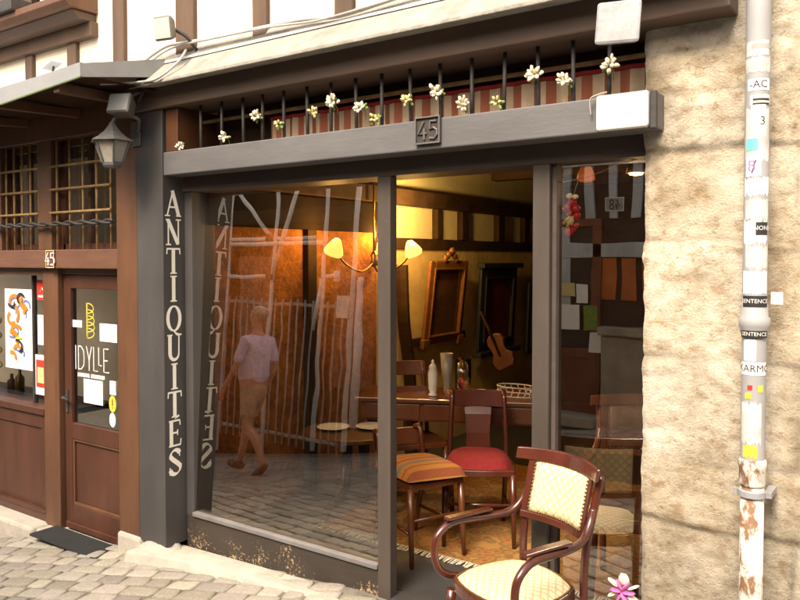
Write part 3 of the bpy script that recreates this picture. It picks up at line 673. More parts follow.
nw = MB(); a = P(0,345,-.03); pts = [(a.x+.045*math.sin(i*.55)-.02, -.03, a.z+.21-.42*i/44) for i in range(45)]; pts2 = [(a.x-.045*math.sin(i*.55)-.14, -.03, a.z+.21-.42*i/44) for i in range(45)]
nw.tube(pts,.006,6); nw.tube(pts2,.006,6); solo(nw,'window_ornament','yellow','yellow wavy outline ornament hanging in the window at the left edge','ornament',smooth=True)
for i, (px, hgt, mt) in enumerate(((12,.14,'leather'),(20,.2,'brass'),(41,.16,'redgl'))):
    c = P(px,395,.2); c.z = .56; t = MB().lathe([(.03,0),(.035,.01),(.035,hgt*.6),(.012,hgt*.75),(.012,hgt)], c, 12)
    solo(t,'bottle',mt,('squat brown bottle on the display shelf under the abstract poster','tall brass coloured bottle on the display shelf under the abstract poster','dark red bottle on the display shelf behind the red and white flyer')[i],'bottle',smooth=True,base=c)
# stone plinth, step, mat
MB().box(-8,xw1+.03,-.27,-.10,-.42,-.168).build('plinth','concrete',nb,.02)
MB().box(xw1+.03,xpL+.02,-.24,-.02,-.42,-.172).build('door_step','concrete',nb,.015)
mt = MB().box(xd0-.05,xpL-.02,-.335,-.145,-.1715,-.158); solo(mt,'door_mat','mat','black rubber mat on the step in front of the maroon door','door mat',bevel=.003)
# awning
A = P(80,69,-.7); AW = thing('awning', (-4.4,-.2,2.4), 'zinc edged awning projecting over the red-brown shop', 'awning')
z1_, z0_ = P(80,62,-.7).z, P(80,76,-.7).z; xl = P(0,90,-.7).x; zl1 = P(0,89,-.7).z; zl0 = P(0,104,-.7).z
sl_ = (z1_-zl1)/(A.x-xl); X2 = -8.; zf1 = z1_-sl_*(A.x-X2)*.5; zf0 = zf1-(z1_-z0_)
wr = P(165,59,-.2)
t = MB(); 
def slab(vs8): t.add(vs8, [(0,1,2,3),(7,6,5,4),(0,4,5,1),(3,2,6,7),(0,3,7,4),(1,5,6,2)])
t = MB(); e = .02
slab([(X2,-.70,zf0),(xl,-.70,zl0),(xl,-.70,zl1),(X2,-.70,zf1),(X2,-.70+e,zf0),(xl,-.70+e,zl0),(xl,-.70+e,zl1),(X2,-.70+e,zf1)])
slab([(xl,-.70,zl0),(A.x,-.70,z0_),(A.x,-.70,z1_),(xl,-.70,zl1),(xl,-.70+e,zl0),(A.x,-.70+e,z0_),(A.x,-.70+e,z1_),(xl,-.70+e,zl1)])
t.build('front_fascia','zinc',AW)
t = MB(); slab([(A.x-e,-.70+e,z0_),(A.x,-.70+e,z0_),(A.x,-.70+e,z1_),(A.x-e,-.70+e,z1_),(wr.x-e,-.2,wr.z-.10),(wr.x,-.2,wr.z-.10),(wr.x,-.2,wr.z),(wr.x-e,-.2,wr.z)]); 
t.f[-1:] = t.f[-1:]; t.build('side_fascia','zinc',AW)
t = MB(); t.add([(X2,-.69,zf1-.005),(A.x-.01,-.69,z1_-.005),(wr.x-.01,-.18,wr.z-.005),(X2,-.18,zf1+.12),(X2,-.69,zf1-.018),(A.x-.01,-.69,z1_-.018),(wr.x-.01,-.18,wr.z-.018),(X2,-.18,zf1+.10)],[(0,1,2,3),(7,6,5,4),(0,4,5,1),(2,6,7,3)]); t.build('roof_sheet','zinc',AW)
t = MB(); t.add([(X2,-.68,zf0+.02),(A.x-.03,-.68,z0_+.02),(A.x-.03,-.2,2.53),(X2,-.2,2.50)],[(3,2,1,0)]); t.build('soffit','soffit',AW)
t = MB().bar((X2,-.698,zf0-.004),(xl,-.698,zl0-.004),.006,.003).bar((xl,-.698,zl0-.004),(A.x,-.698,z0_-.004),.006,.003); t.build('drip_edge','leaf',AW)
t = MB()
for i in range(7): 
    xx = A.x-.25-i*.6; t = MB().bar((xx,-.68,zl0+.015+(xx-xl)*sl_*.5),(xx,-.18,2.50),.05,.05); t.build('rafter','rust',AW,.003)
# ------------------------------------------------------------------ number plates
def plate(loc, w_, h_, body, mats, label, size, relief):
    o = thing('house_number', loc, label, 'number plate'); l = V(loc)
    MB().box(l.x-w_/2,l.x+w_/2,l.y,l.y+.008,l.z,l.z+h_).build('plate',mats[0],o,.002)
    r = MB(); b = .006
    for q in ((l.x-w_/2,l.x+w_/2,l.z,l.z+b),(l.x-w_/2,l.x+w_/2,l.z+h_-b,l.z+h_),(l.x-w_/2,l.x-w_/2+b,l.z+b,l.z+h_-b),(l.x+w_/2-b,l.x+w_/2,l.z+b,l.z+h_-b)): r.box(q[0],q[1],l.y-relief,l.y-.0002,q[2],q[3])
    r.build('rim',mats[2] if len(mats) > 2 else mats[0],o,.001)
    D = {'4':[[(.42,1),(.05,.32),(.62,.32)],[(.45,.62),(.45,0)]], '5':[[(.55,.97),(.12,.97),(.1,.55),(.35,.62),(.56,.48),(.58,.22),(.38,.02),(.08,.06)]], '8':[[(.33,.52),(.12,.68),(.14,.9),(.33,.98),(.52,.9),(.54,.68),(.33,.52),(.08,.36),(.1,.1),(.33,.0),(.56,.1),(.58,.36),(.33,.52)]]}
    n0 = MB(); s_ = h_*size
    for i, ch in enumerate(body):
        ox = l.x+(-.68+.72*i)*s_*1.0
        for pl in D[ch]:
            pp = [V((ox+x*s_, l.y-relief*.4, l.z+h_/2+(y-.5)*s_)) for x, y in pl]
            n0.tube(pp, s_*.065, 6)
    n0.build('digits',mats[1],o); return o
q = P(428,144,-.222); z_ = P(428,144,-.212).z
plate((P(428,131,-.209).x,-.209,P(428,144,-.209).z), .125, .115, '45', ('kick','greyH','greyH'), 'embossed grey metal number plate 45 on the grey lintel', .66, .010)
plate((P(50,258,-.2).x,-.2,P(50,268,-.2).z), .095, .115, '45', ('opbrown','paper','yplate'), 'small number plate 45 with yellow rim on the red-brown sill beam', .70, .003)
# ------------------------------------------------------------------ fittings on the front
def fl(name, px, py, Y, w_, h_, d_, rot, mat, label, cat, fmat=None, arm=None):
    c = P(px,py,Y); o = thing(name, c, label, cat); m3 = Matrix.Rotation(rot[2],3,'Z') @ Matrix.Rotation(rot[0],3,'X') @ Matrix.Rotation(rot[1],3,'Y')
    b = MB().add([(x*w_/2*(1 if y < 0 else .7), y*d_/2, z*h_/2*(1 if y < 0 else .7)) for z in (-1,1) for y in (-1,1) for x in (-1,1)],[(0,2,3,1),(4,5,7,6),(0,1,5,4),(2,6,7,3),(0,4,6,2),(1,3,7,5)])
    b.v = [m3@q for q in b.v]; bo = b.build('housing',mat,o,.012,local=True)
    if fmat:
        f = MB().box(-w_*.42,w_*.42,-d_/2-.003,-d_/2-.0005,-h_*.40,h_*.40); f.v = [m3@q for q in f.v]; f.build('lens',fmat,o,.001,local=True)
    if arm: MB().tube(smooth_path([V(q)-c for q in arm],4), .010, 8).build('bracket','iron',o,smooth=True,local=True)
    return o
c = P(620,25,-.36)
M['lens'] = surf('dusty_lens', (.50,.50,.47), .2, .15, 10, (1,1,1), 0)
fl('junction_box',620,25,-.36,.155,.150,.07,(R(-4),R(3),R(6)),'box','rounded pale grey metal box hanging from the eave above the white plate','box',None,[c+V((0,.03,.05)),c+V((.0,.05,.12)),c+V((0,.2,.15))])
a = P(598,103,-.21); b = P(651,95,-.21)
wp = MB().box(a.x,b.x-.004,-.235,-.2005,P(624,129,-.22).z,P(624,93,-.22).z); solo(wp,'cover_box','white','blank white plastic cover box fixed on the right end of the lintel','box',bevel=.010)
br = MB().box(b.x+.0,b.x+.022,-.222,-.2,P(654,128,-.22).z,P(654,90,-.22).z); solo(br,'end_bracket','iron','worn metal bracket capping the lintel end beside the white box','bracket',bevel=.004)
c = P(123,108,-.38)
fl('floodlight',123,107,-.38,.135,.125,.10,(R(-20),0,R(25)),'floodbody','dusty floodlight under the awning corner above the lantern','floodlight','lens',[c+V((.0,.03,.06)),c+V((.03,.1,.10)),V((-3.74,-.2,c.z+.06))])
c = P(166,29,-.30)
fl('floodlight',166,29,-.33,.12,.13,.06,(R(8),0,R(12)),'floodbody','grey floodlight on the sunlit plaster wall above the shop','floodlight','lens',[c+V((.03,.02,0)),c+V((.09,.06,-.04)),V((c.x+.10,-.18,c.z-.10))])
# lantern
lc = P(112,122,-.42); ln_ = thing('wall_lantern', (lc.x,lc.y,P(112,168,-.42).z), 'dark metal wall lantern with pointed roof on the red-brown post', 'lantern')
z0 = ln_.location.z; z1 = lc.z; H = z1-z0; s6 = lambda r, z, n=6: [(r*math.cos(math.pi/6+i*math.pi*2/n), r*math.sin(math.pi/6+i*math.pi*2/n), z) for i in range(n)]
def hexloft(rs):
    t = MB()
    for r, z in rs: t.v += [V(q) for q in s6(r,z)]
    for a in range(len(rs)-1):
        for i in range(6): t.f.append((a*6+i,a*6+(i+1)%6,(a+1)*6+(i+1)%6,(a+1)*6+i))
    t.f.append(tuple(range(6))[::-1]); t.f.append(tuple((len(rs)-1)*6+i for i in range(6))); return t
hexloft([(.118,H*.56),(.120,H*.58),(.085,H*.66),(.05,H*.78),(.026,H*.90),(.012,H)]).build('roof','lantern',ln_,.002,local=True)
hexloft([(.045,0),(.055,.012),(.058,.03)]).build('base','lantern',ln_,.002,local=True)
t = MB()
a6 = s6(.058,.03); b6 = s6(.098,H*.56)
for i in range(6): t.tube([a6[i],b6[i]],.006,5)
t.build('frame_bars','lantern',ln_,local=True)
t = MB(); t.v = [V(q)*1 for q in s6(.054,.03)+s6(.092,H*.555)]; t.f = [(i,(i+1)%6,6+(i+1)%6,6+i) for i in range(6)]
M['frost'] = surf('frosted_lantern_glass', (.32,.29,.24), .3, .25, 12, (1,1,1), .001, 60)
t.build('glazing','frost',ln_,local=True)
MB().tube(smooth_path([(.0,.0,H*.98),(.01,.03,H+.035),(.06,.12,H+.03),(-3.73-lc.x+.02,.21,H-.02)],5),.009,8).build('bracket','lantern',ln_,smooth=True,local=True)
MB().box(-3.78-lc.x,-3.70-lc.x,.205,.216,H-.10,H+.04).build('wall_plate','lantern',ln_,.003,local=True)
# solar lamp on awning and cables
c = P(52,66,-.55); o = thing('lamp_head', c, 'small tilted lamp panel standing on top of the zinc awning', 'lamp')
MB().bar(c+V((-.05,0,-.01)),c+V((.05,0,.02)),.07,.012).build('panel','white',o,.002); MB().tube([c+V((0,0,-.06)),c+V((0,.01,0))],.006,6).build('stem','iron',o)
for i, (pts, lb) in enumerate((([(138,66,-.24),(165,47,-.22),(190,42,-.21),(250,30,-.21),(300,20,-.21),(340,16,-.21),(390,0,-.21),(420,-9,-.21)],'grey cable run along the top of the eave from the awning corner'),
    ([(150,62,-.24),(172,48,-.225),(215,38,-.22),(270,27,-.22),(315,21,-.22),(360,9,-.22),(400,-3,-.22)],'thin second cable looping beside the eave cable'),
    ([(100,84,-.5),(140,82,-.36),(158,78,-.36),(178,62,-.3),(186,50,-.24)],'cable drooping over the corner where awning and eave meet'))):
    t = MB().tube(smooth_path([P(*q) for q in pts],5), (.009,.006,.007)[i], 7); solo(t,'cable','cabblk',lb,'cable',smooth=True)
t = MB().tube(smooth_path([P(591,116,-.215),P(590,100,-.225),P(597,95,-.225),P(607,92,-.22)],5),.003,6); solo(t,'wire','cabblk','short pale wire hooked over the lintel beside the white box','wire',smooth=True)
# flowers along the transom
FL = [(182,147,'w',.9,'white artificial flower at the far left foot of the transom bars'),(226,137,'w',.95,'white blossom on the lintel by the third iron bar'),(258,116,'w',1.0,'white artificial flower tied on the fifth iron bar'),
 (279,123,'g',.9,'green and yellow sprig between the fifth and sixth iron bars'),(316,112,'y',.9,'peach coloured blossom beside the seventh iron bar'),(334,103,'w',1.2,'large white flower on the eighth iron bar'),
 (362,107,'w',1.0,'white flower with drooping petals on the ninth iron bar'),(376,119,'g',.9,'yellow green sprig lying on the lintel left of the number plate'),(408,100,'y',.9,'small cream blossom just left of the bar over the number plate'),
 (438,93,'w',1.1,'white flower on the iron bar just right of the number plate'),(465,104,'w',1.0,'white blossom resting on the lintel right of the number plate'),(497,102,'g',.8,'tiny yellow green sprig on the lintel midway to the grey box'),
 (535,75,'w',1.2,'big white flower high on an iron bar over the doorway'),(566,81,'w',.95,'white flower between the last two iron bars but one'),(611,65,'w',1.1,'cream flower on the last iron bar under the grey metal box')]
for i, (px, py, ty, s_, lb) in enumerate(FL):
    s_ *= .85; c = P(px,py,-.165); o = thing('artificial_flower', c, lb, 'flower', 'artificial flowers along the transom bars'); r_ = random.Random(i)
    t = MB()
    for j in range(14 if ty != 'g' else 5):
        a = 2*math.pi*j/5.2+r_.uniform(-.3,.3); d = V((math.cos(a), -.35+r_.uniform(-.3,.2), math.sin(a)*(1 if r_.random() < .8 else .6)))*r_.uniform(.012,.030)*s_; e_ = d.normalized()
        m3 = e_.to_track_quat('X','Z').to_matrix(); t.blob(d+V((r_.uniform(-.004,.004),-.004*j/3,0)), (.013*s_,.005,.009*s_), 7, 5, .6, m3)
    t.build('petals','petalY' if ty != 'w' else 'petal',o,smooth=True,local=True)
    t = MB()
    for j in range(5 if ty == 'g' else 2):
        a = r_.uniform(0,6.28); d = V((math.cos(a)*.025,.0,math.sin(a)*.02-.006)); t.blob(d,(.014,.003,.007),6,4,0,d.normalized().to_track_quat('X','Z').to_matrix())
    t.build('leaves','leaf',o,smooth=True,local=True)
    MB().tube([(0,.0,0),(.004,.018,-.02),(0,.03,-.05)],.0022,5).build('stem','leaf',o,local=True)

# ------------------------------------------------------------------ downpipe
pc = P(755,300,-.21); px_, py_ = pc.x, -.215; pr = .0375
def zp(y): return P(755,y,-.26).z
dp = thing('downpipe', (px_,py_,0), 'sticker covered downpipe on the stone wall, grey above and flaking rusty white below', 'downpipe')
MB().tube([(px_,py_,zp(335)+i*.1) for i in range(22)],pr,24,cap=False).build('upper_pipe','pvc',dp,smooth=True)
MB().tube([(px_,py_,lerp(zp(462),zp(334),i/6)) for i in range(7)],pr,24,cap=False).build('middle_pipe','pvc',dp,smooth=True)
MB().tube([(px_,py_,0),(px_,py_,zp(466))],pr*.97,24).build('lower_pipe','rustpipe',dp,smooth=True)
MB().lathe([(pr+.001,zp(336)),(pr+.006,zp(333)),(pr+.006,zp(329)),(pr+.010,zp(327)),(pr+.010,zp(319)),(pr+.004,zp(317)),(pr+.003,zp(306)),(pr+.0,zp(304))],(px_,py_,0),28).build('pipe_joint','pvc',dp,smooth=True)
MB().lathe([(pr+.0,zp(490)),(pr+.003,zp(487)),(pr+.003,zp(472)),(pr+.006,zp(469)),(pr+.006,zp(465)),(pr+.001,zp(462))],(px_,py_,0),28).build('socket','rustpipe',dp,smooth=True)
for y in (497,):
    t = MB().lathe([(pr+.001,zp(y+4)),(pr+.007,zp(y+3)),(pr+.007,zp(y-3)),(pr+.001,zp(y-4))],(px_,py_,0),28); t.box(px_-.058,px_-.036,py_-.008,py_+.008,zp(y+3),zp(y-3)); t.box(px_+.036,px_+.06,py_-.008,py_+.09,zp(y+3),zp(y-3)); t.build('pipe_clamp','box',dp,.001)
dirc = math.atan2(CAM.y-py_, CAM.x-px_)
def wrap(a0, a1, y0, y1, mat, label, lift=.0008, name='sticker', jag=0, seed=1, par=dp):
    t = MB(); n_ = 26; jag *= .65; r_ = random.Random(seed); z0, z1 = zp(y1), zp(y0)
    for i in range(n_+1):
        a = dirc+R(a0+(a1-a0)*i/n_)
        for z in (z0+(r_.uniform(-1,1)*jag if jag else 0), z1+(r_.uniform(-1,1)*jag if jag else 0)): t.v.append(V((px_+(pr+lift)*math.cos(a), py_+(pr+lift)*math.sin(a), z)))
    t.f = [(2*i,2*i+2,2*i+3,2*i+1) for i in range(n_)]; o = t.build(name,mat,par,smooth=True)
    if label: o['label'] = label
    return o
def wrap_text(body, y, size, mat, par, a0=0, lift=.0016):
    cu = bpy.data.curves.new('text','FONT'); cu.body = body; cu.size = size; cu.align_x='CENTER'; cu.align_y='CENTER'; cu.resolution_u = 2
    to = bpy.data.objects.new('text',cu); COL.objects.link(to); me = bpy.data.meshes.new_from_object(to.evaluated_get(bpy.context.evaluated_depsgraph_get())); bpy.data.objects.remove(to)
    z = zp(y)
    for v_ in me.vertices:
        a = dirc+R(a0)+v_.co.x/(pr+lift); v_.co = V((px_+(pr+lift)*math.cos(a), py_+(pr+lift)*math.sin(a), z+v_.co.y))-worldloc(par)
    me.materials.clear(); me.materials.append(M[mat]); me.name = 'lettering'; o = bpy.data.objects.new('lettering',me); COL.objects.link(o); o.parent = par
# (angles: 0 = towards the camera, + = right side)
wrap(-62,55,40,55,'residue','torn pale sticker band below the bare grey top',.0008,jag=.004,seed=2)
wrap(-30,75,43,48,'cabblk','faded brownish torn sticker strip',.0012,jag=.003,seed=12)
wrap(-70,70,57,72,'residue','half torn white sticker',.0006,jag=.01,seed=3)
s1 = wrap(-48,62,78,90,'paper','white sticker with handwritten letters AC'); wrap_text('-AG','84',.0,'black',s1) if False else wrap_text('-AC',84,.034,'black',s1,5)
s1 = wrap(-35,70,94,104,'residue','torn white sticker with dark stripes',.0010,jag=.004,seed=4); wrap(-20,60,98,100,'black',None,.0018,'stripe',par=s1); wrap(-20,60,102.5,104,'black',None,.0018,'stripe',par=s1)
wrap(-60,66,108,160,'residue','large worn white sticker field',.0005,jag=.010,seed=5)
s1 = wrap(-28,40,104,136,'paper','white sticker with small black drawn figure',.0012,jag=.004); wrap_text('3',121,.04,'black',s1,25)
t_ = wrap(-50,5,138,150,'teal','round turquoise spot sticker',.0016,jag=.004,seed=6)
s1 = wrap(-52,20,156,176,'paper','white sticker with pink and black scribble',.0014,jag=.003,seed=7); wrap_text('8',166,.055,'pink',s1,-22,.002); wrap_text('/',167,.06,'black',s1,-12,.0024)
wrap(-64,70,178,194,'paper','plain white torn sticker under the pink scribble',.0006,jag=.012,seed=8)
wrap(-58,66,199,219,'residue','wide scuffed white sticker above the block lettered one',.0006,jag=.012,seed=18)
wrap(-66,60,220,243,'paper','plain white sticker around the block lettered one',.0004,jag=.014,seed=19)
wrap(-50,70,246,268,'residue','peeling greyish sticker above the joint',.0006,jag=.016,seed=20)
wrap(-66,66,271,294,'paper','clean white square sticker just above the black banner',.0008,jag=.006,seed=21)
s1 = wrap(0,62,222,235,'black','small black and white block lettered sticker',.0012); wrap_text('NONE',228,.020,'paper',s1,31,.002)
s1 = wrap(-55,60,296,307,'black','black banner sticker with white capitals above the joint',.0048); wrap_text('SENTENCE',301.5,.0185,'paper',s1,0,.0056)
s1 = wrap(-60,60,331,338,'black','black banner sticker with white capitals below the joint',.0070); wrap_text('SENTENCE',334.5,.0175,'paper',s1,0,.0078)
wrap(-50,10,340,362,'paper','white torn sticker below the black banner',.0010,jag=.006,seed=10)
s1 = wrap(-75,70,363,376,'paper','white sticker with thin black capitals KARMC'); wrap_text('KARMC',369.5,.033,'black',s1,0)
for (a0,a1,y0,y1,m_,lb,sd) in ((-28,-5,386,391,'redink','tiny red triangle sticker',1),(20,45,386,393,'yellow','small yellow torn sticker',2),(-40,-10,394,400,'yellow','small yellow green sticker beside the red triangle',3)): wrap(a0,a1,y0,y1,m_,lb,.0012,jag=.003,seed=sd)
wrap(-64,40,404,445,'residue','big whitish patch of sticker residue',.0006,jag=.012,seed=11)
wrap(-48,20,447,459,'yellow','ragged yellow green star shaped sticker',.0014,jag=.009,seed=13)
# paper tag sticking out to the right of the pipe
a = P(771,297,-.19); t = MB().box(a.x,a.x+.035,-.19,-.188,P(771,304,-.19).z,P(771,292,-.19).z); solo(t,'paper_scrap','paper','torn white paper scrap sticking out beside the pipe joint','paper')

# ------------------------------------------------------------------ chairs
def lerp(a,b,t): return a+(b-a)*t
def cushion(w0, w1, y0, y1, z, h, mb, n=14, rd=.35):
    """domed seat pad; w0 half width at y0 (front), w1 at y1 (back)"""
    o = len(mb.v)
    for j in range(n+1):
        for i in range(n+1):
            u, v = i/n*2-1, j/n*2-1
            # square to squircle
            uu, vv = u*math.sqrt(1-v*v*rd), v*math.sqrt(1-u*u*rd); w_ = lerp(w0,w1,(vv+1)/2)
            e = (1-u**6)*(1-v**6); mb.v.append(V((uu*w_, lerp(y0,y1,(vv+1)/2), z+h*(max(0,e)**.45)*(.8+.2*(1-u*u)*(1-v*v)))))
    for j in range(n):
        for i in range(n): a = o+j*(n+1)+i; mb.f.append((a,a+1,a+n+2,a+n+1))
    return mb
def seatring(w0, w1, y0, y1, rd=.35, n=40):
    out = []
    for i in range(n):
        t = 8*i/n; k_ = int(t)//2; f = (t-2*k_)/2*2-1
        u, v = [(f,-1),(1,f),(-f,1),(-1,-f)][k_]; uu, vv = u*math.sqrt(1-v*v*rd), v*math.sqrt(1-u*u*rd); out.append((uu*lerp(w0,w1,(vv+1)/2), lerp(y0,y1,(vv+1)/2)))
    return out
def armchair(name, loc, rz, label, wood, fabric):
    o = thing(name, loc, label, 'chair', None, rz); B = dict(local=True)
    sr = seatring(.245,.205,-.235,.215)
    MB().prism([(x*1.0,y) for x,y in sr], .385, .440).build('seat_frame',wood,o,.008,**B)
    cushion(.228,.190,-.218,.198,.4405,.032,MB()).build('seat_cushion',fabric,o,smooth=True,uv=(0,1),**B)
    MB().tube([(x*.955,y*.955,.4425) for x,y in sr],.0042,6,closed=True).build('seat_trim','brass',o,smooth=True,**B)
    for s_ in (-1,1):
        MB().tube([(s_*.205,-.19,.388),(s_*.208,-.20,.30),(s_*.212,-.215,.12),(s_*.218,-.235,0)],[.022,.021,.016,.013],10).build('leg',wood,o,smooth=True,**B)
        MB().tube(smooth_path([(s_*.178,.275,0),(s_*.180,.235,.2),(s_*.185,.205,.41),(s_*.190,.215,.60),(s_*.200,.255,.77),(s_*.206,.285,.875)],4),[.013]+[.017]*19+[.015],10).build('leg',wood,o,smooth=True,**B)
        arm = smooth_path([(s_*.198,.245,.745),(s_*.205,.215,.69),(s_*.222,.16,.645),(s_*.242,.06,.635),(s_*.256,-.09,.640),(s_*.260,-.17,.632),(s_*.262,-.228,.590),(s_*.260,-.243,.53),(s_*.256,-.228,.468),(s_*.248,-.18,.428),(s_*.240,-.11,.410)],5)
        ar = MB().tube(arm,.0165,12).build('arm',wood,o,smooth=True,**B)
        MB().add([(s_*.245+a_*.021, y, .660+dz-.012*abs(y+.06)) for dz in (0,.012) for y in (-.19,-.12,-.06,.0,.06) for a_ in (-1,1)],
          [(2*i,2*i+1,2*i+3,2*i+2) for i in range(4)]+[(10+2*i,12+2*i,13+2*i,11+2*i) for i in range(4)]+[(2*i,2*i+2,12+2*i,10+2*i) for i in range(4)]+[(2*i+1,11+2*i,13+2*i,2*i+3) for i in range(4)]+[(0,10,11,1),(8,9,19,18)]).build('arm_pad',wood,ar,.004,**B)
    def bk(x, z): return .268-.9*x*x*1.4-(.9-z)*.26+.035   # curved raked back
    def slab_(x0,x1,z0f,z1f,th,name,mat,par,n=16,m=6,puff=0,bev=.004,uv=None,front=0):
        t = MB(); 
        for sgn in (0,1):
            for j in range(m+1):
                for i in range(n+1):
                    x = lerp(x0,x1,i/n); z = lerp(z0f(x),z1f(x),j/m); e = max(0,(1-(2*i/n-1)**4)*(1-(2*j/m-1)**4))**.5
                    t.v.append(V((x, bk(x,z)-front+(-puff*e if sgn == 0 else th), z)))
        N = (n+1)*(m+1)
        for sgn in (0,1):
            for j in range(m):
                for i in range(n):
                    a = sgn*N+j*(n+1)+i; f = (a,a+1,a+n+2,a+n+1); t.f.append(f if sgn == 0 else f[::-1])
        ed = [j*(n+1) for j in range(m+1)]; er = [j*(n+1)+n for j in range(m+1)]; eb = list(range(n+1)); et = [m*(n+1)+i for i in range(n+1)]
        for L,fl_ in ((ed,1),(er,0),(eb,0),(et,1)):
            for i in range(len(L)-1):
                f = (L[i],L[i+1],L[i+1]+N,L[i]+N); t.f.append(f[::-1] if fl_ == 0 else f)
        return t.build(name,mat,par,smooth=not bev,bevel=bev,uv=uv,**B)
    slab_(-.245,.240,lambda x:.864,lambda x:.918-.12*x*x,.020,'crest_rail',wood,o,20,2,front=.012)
    slab_(-.16,.16,lambda x:.652,lambda x:.868-.5*x*x*1.5*0,.014,'back_panel',fabric,o,14,10,puff=.020,bev=0,uv=(0,2),front=.0)
    slab_(-.192,.192,lambda x:.622+.1*x*x,lambda x:.650+.1*x*x,.018,'back_rail',wood,o,14,2,front=.004)
    for s_ in (-1,1):
        xa, xb = sorted((s_*.162,s_*.190)); slab_(xa,xb,lambda x:.652,lambda x:.866,.016,'back_stile',wood,o,3,6,front=.006)
    t = MB(); per = [(lerp(-.157,.157,i/22),.657) for i in range(23)]+[(lerp(-.157,.157,i/22),.862) for i in range(23)]+[(s_*.157,lerp(.657,.862,i/14)) for i in range(15) for s_ in (-1,1)]
    for x, z in per: t.blob((x, bk(x,z)-.006, z), .0042, 6, 4)
    t.build('nail_trim','brass',o,smooth=True,**B); return o
ac_ = armchair('armchair', (-1.235,-.405,0), R(-22), 'mahogany open armchair with cream lattice upholstery standing in front of the shop', 'mahog', 'uphol'); ac_.scale = (.87,.87,.925)

def side_chair(name, loc, rz, label, wood, seatmat, splat=True, spind=0, H=.86, sw=.21, pad=.04):
    o = thing(name, loc, label, 'chair', 'old wooden side chairs inside the shop', rz); B = dict(local=True)
    MB().prism(seatring(sw,sw*.86,-.21,.19,.15), .40, .435).build('seat',wood,o,.006,**B)
    if seatmat: cushion(sw*.95,sw*.8,-.20,.18,.4355,pad,MB()).build('seat_pad',seatmat,o,smooth=True,**B)
    for s_ in (-1,1):
        MB().tube([(s_*sw*.86,-.18,.41),(s_*sw*.88,-.19,.2),(s_*sw*.9,-.205,0)],[.019,.017,.012],8).build('leg',wood,o,smooth=True,**B)
        MB().tube(smooth_path([(s_*sw*.72,.25,0),(s_*sw*.75,.19,.25),(s_*sw*.78,.17,.43),(s_*sw*.76,.2,.62),(s_*sw*.72,.25,H)],3),.015,8).build('leg',wood,o,smooth=True,**B)
        MB().tube([(s_*sw*.88,-.185,.17),(s_*sw*.73,.215,.17)],.009,6).build('stretcher',wood,o,smooth=True,**B)
    MB().tube([(-sw*.87,-.19,.24),(sw*.87,-.19,.24)],.009,6).build('stretcher',wood,o,smooth=True,**B)
    def rail(z0,z1,x_=.80):
        t = MB(); n = 10
        for i in range(n+1):
            x = lerp(-sw*x_,sw*x_,i/n); y = .25+(z0-H)*.25+.03*(1-(2*i/n-1)**2)
            for yy in (y-.009,y+.009):
                for z in (z0,z1): t.v.append(V((x,yy+(z-z0)*.2,z)))
        for i in range(n): a = 4*i; t.f += [(a,a+4,a+5,a+1),(a+2,a+3,a+7,a+6),(a+1,a+5,a+7,a+3),(a,a+2,a+6,a+4)]
        t.f += [(0,1,3,2),(4*n,4*n+2,4*n+3,4*n+1)]; return t
    rail(H-.095,H).build('crest_rail',wood,o,.004,**B)
    if splat: MB().add([(x*w_,y+th,z) for z,w_,y in ((.43,.075,.185),(.55,.07,.20),(.66,.078,.228),(H-.08,.085,.262)) for th in (0,.014) for x in (-1,1)],
        [f for i in range(3) for f in ((4*i,4*i+1,4*i+5,4*i+4),(4*i+3,4*i+2,4*i+6,4*i+7),(4*i+2,4*i,4*i+4,4*i+6),(4*i+1,4*i+3,4*i+7,4*i+5))]).build('back_splat','mahog',o,.002,**B)
    if spind:
        rail(H-.21,H-.17).build('cross_rail',wood,o,.003,**B)
        for i in range(spind): x = lerp(-sw*.6,sw*.6,i/(spind-1)); MB().tube([(x,.18,.43),(x,.215,H-.20)],.006,6).build('spindle',wood,o,smooth=True,**B)
    return o
rc = P(481,300,0)
def at(px, t_, z=0):      # point at depth t_ along the column px
    d = ray(px, 300); d.z = 0; d = d/d.dot(V((fw.x,fw.y,0)).normalized()); return V((CAM.x+d.x*t_, CAM.y+d.y*t_, z))
side_chair('side_chair', at(479,4.36), R(30), 'side chair with red patterned velvet seat standing before the desk', 'mahog', 'redwool', True, 0, .80, .215, .06)
side_chair('side_chair', at(418,4.14), R(66), 'low wooden chair carrying the striped cushion beside the doorway', 'cherry', None, False, 0, .62, .185)
side_chair('side_chair', at(412,4.95), R(50), 'spindle back chair with dishes on its seat behind the striped cushion', 'cherry', None, False, 5, .90, .20)
t = MB(); cushion(.19,.19,-.19,.19,0,.075,t,16,.02); cushion(.19,.19,-.19,.19,0,-.012,t,16,.02); 
cu_ = solo(t,'cushion','cushion','orange and grey striped cushion lying on the low wooden chair','cushion',base=V((0,0,0)),smooth=True); cu_.location = at(420,4.10,.449); cu_.rotation_euler = (0,R(3),R(66))
q = at(404,4.85,.437); t = MB().lathe([(.03,0),(.07,.012),(.105,.03),(.10,.031),(.02,.008)],q,20); solo(t,'dish','china','white dish on the seat of the spindle back chair','dish',base=q,smooth=True)
q2 = q+V((0,0,.024)); t = MB().lathe([(.03,0),(.07,.012),(.10,.028),(.095,.029),(.02,.008)],q2,20); solo(t,'dish','bluewood','dark rimmed dish stacked on the white dish','dish',base=q2,smooth=True)
armchair('armchair', (-1.10,.62,0), R(18), 'orange brown armchair inside the shop behind the right window', 'cherry', 'leather')
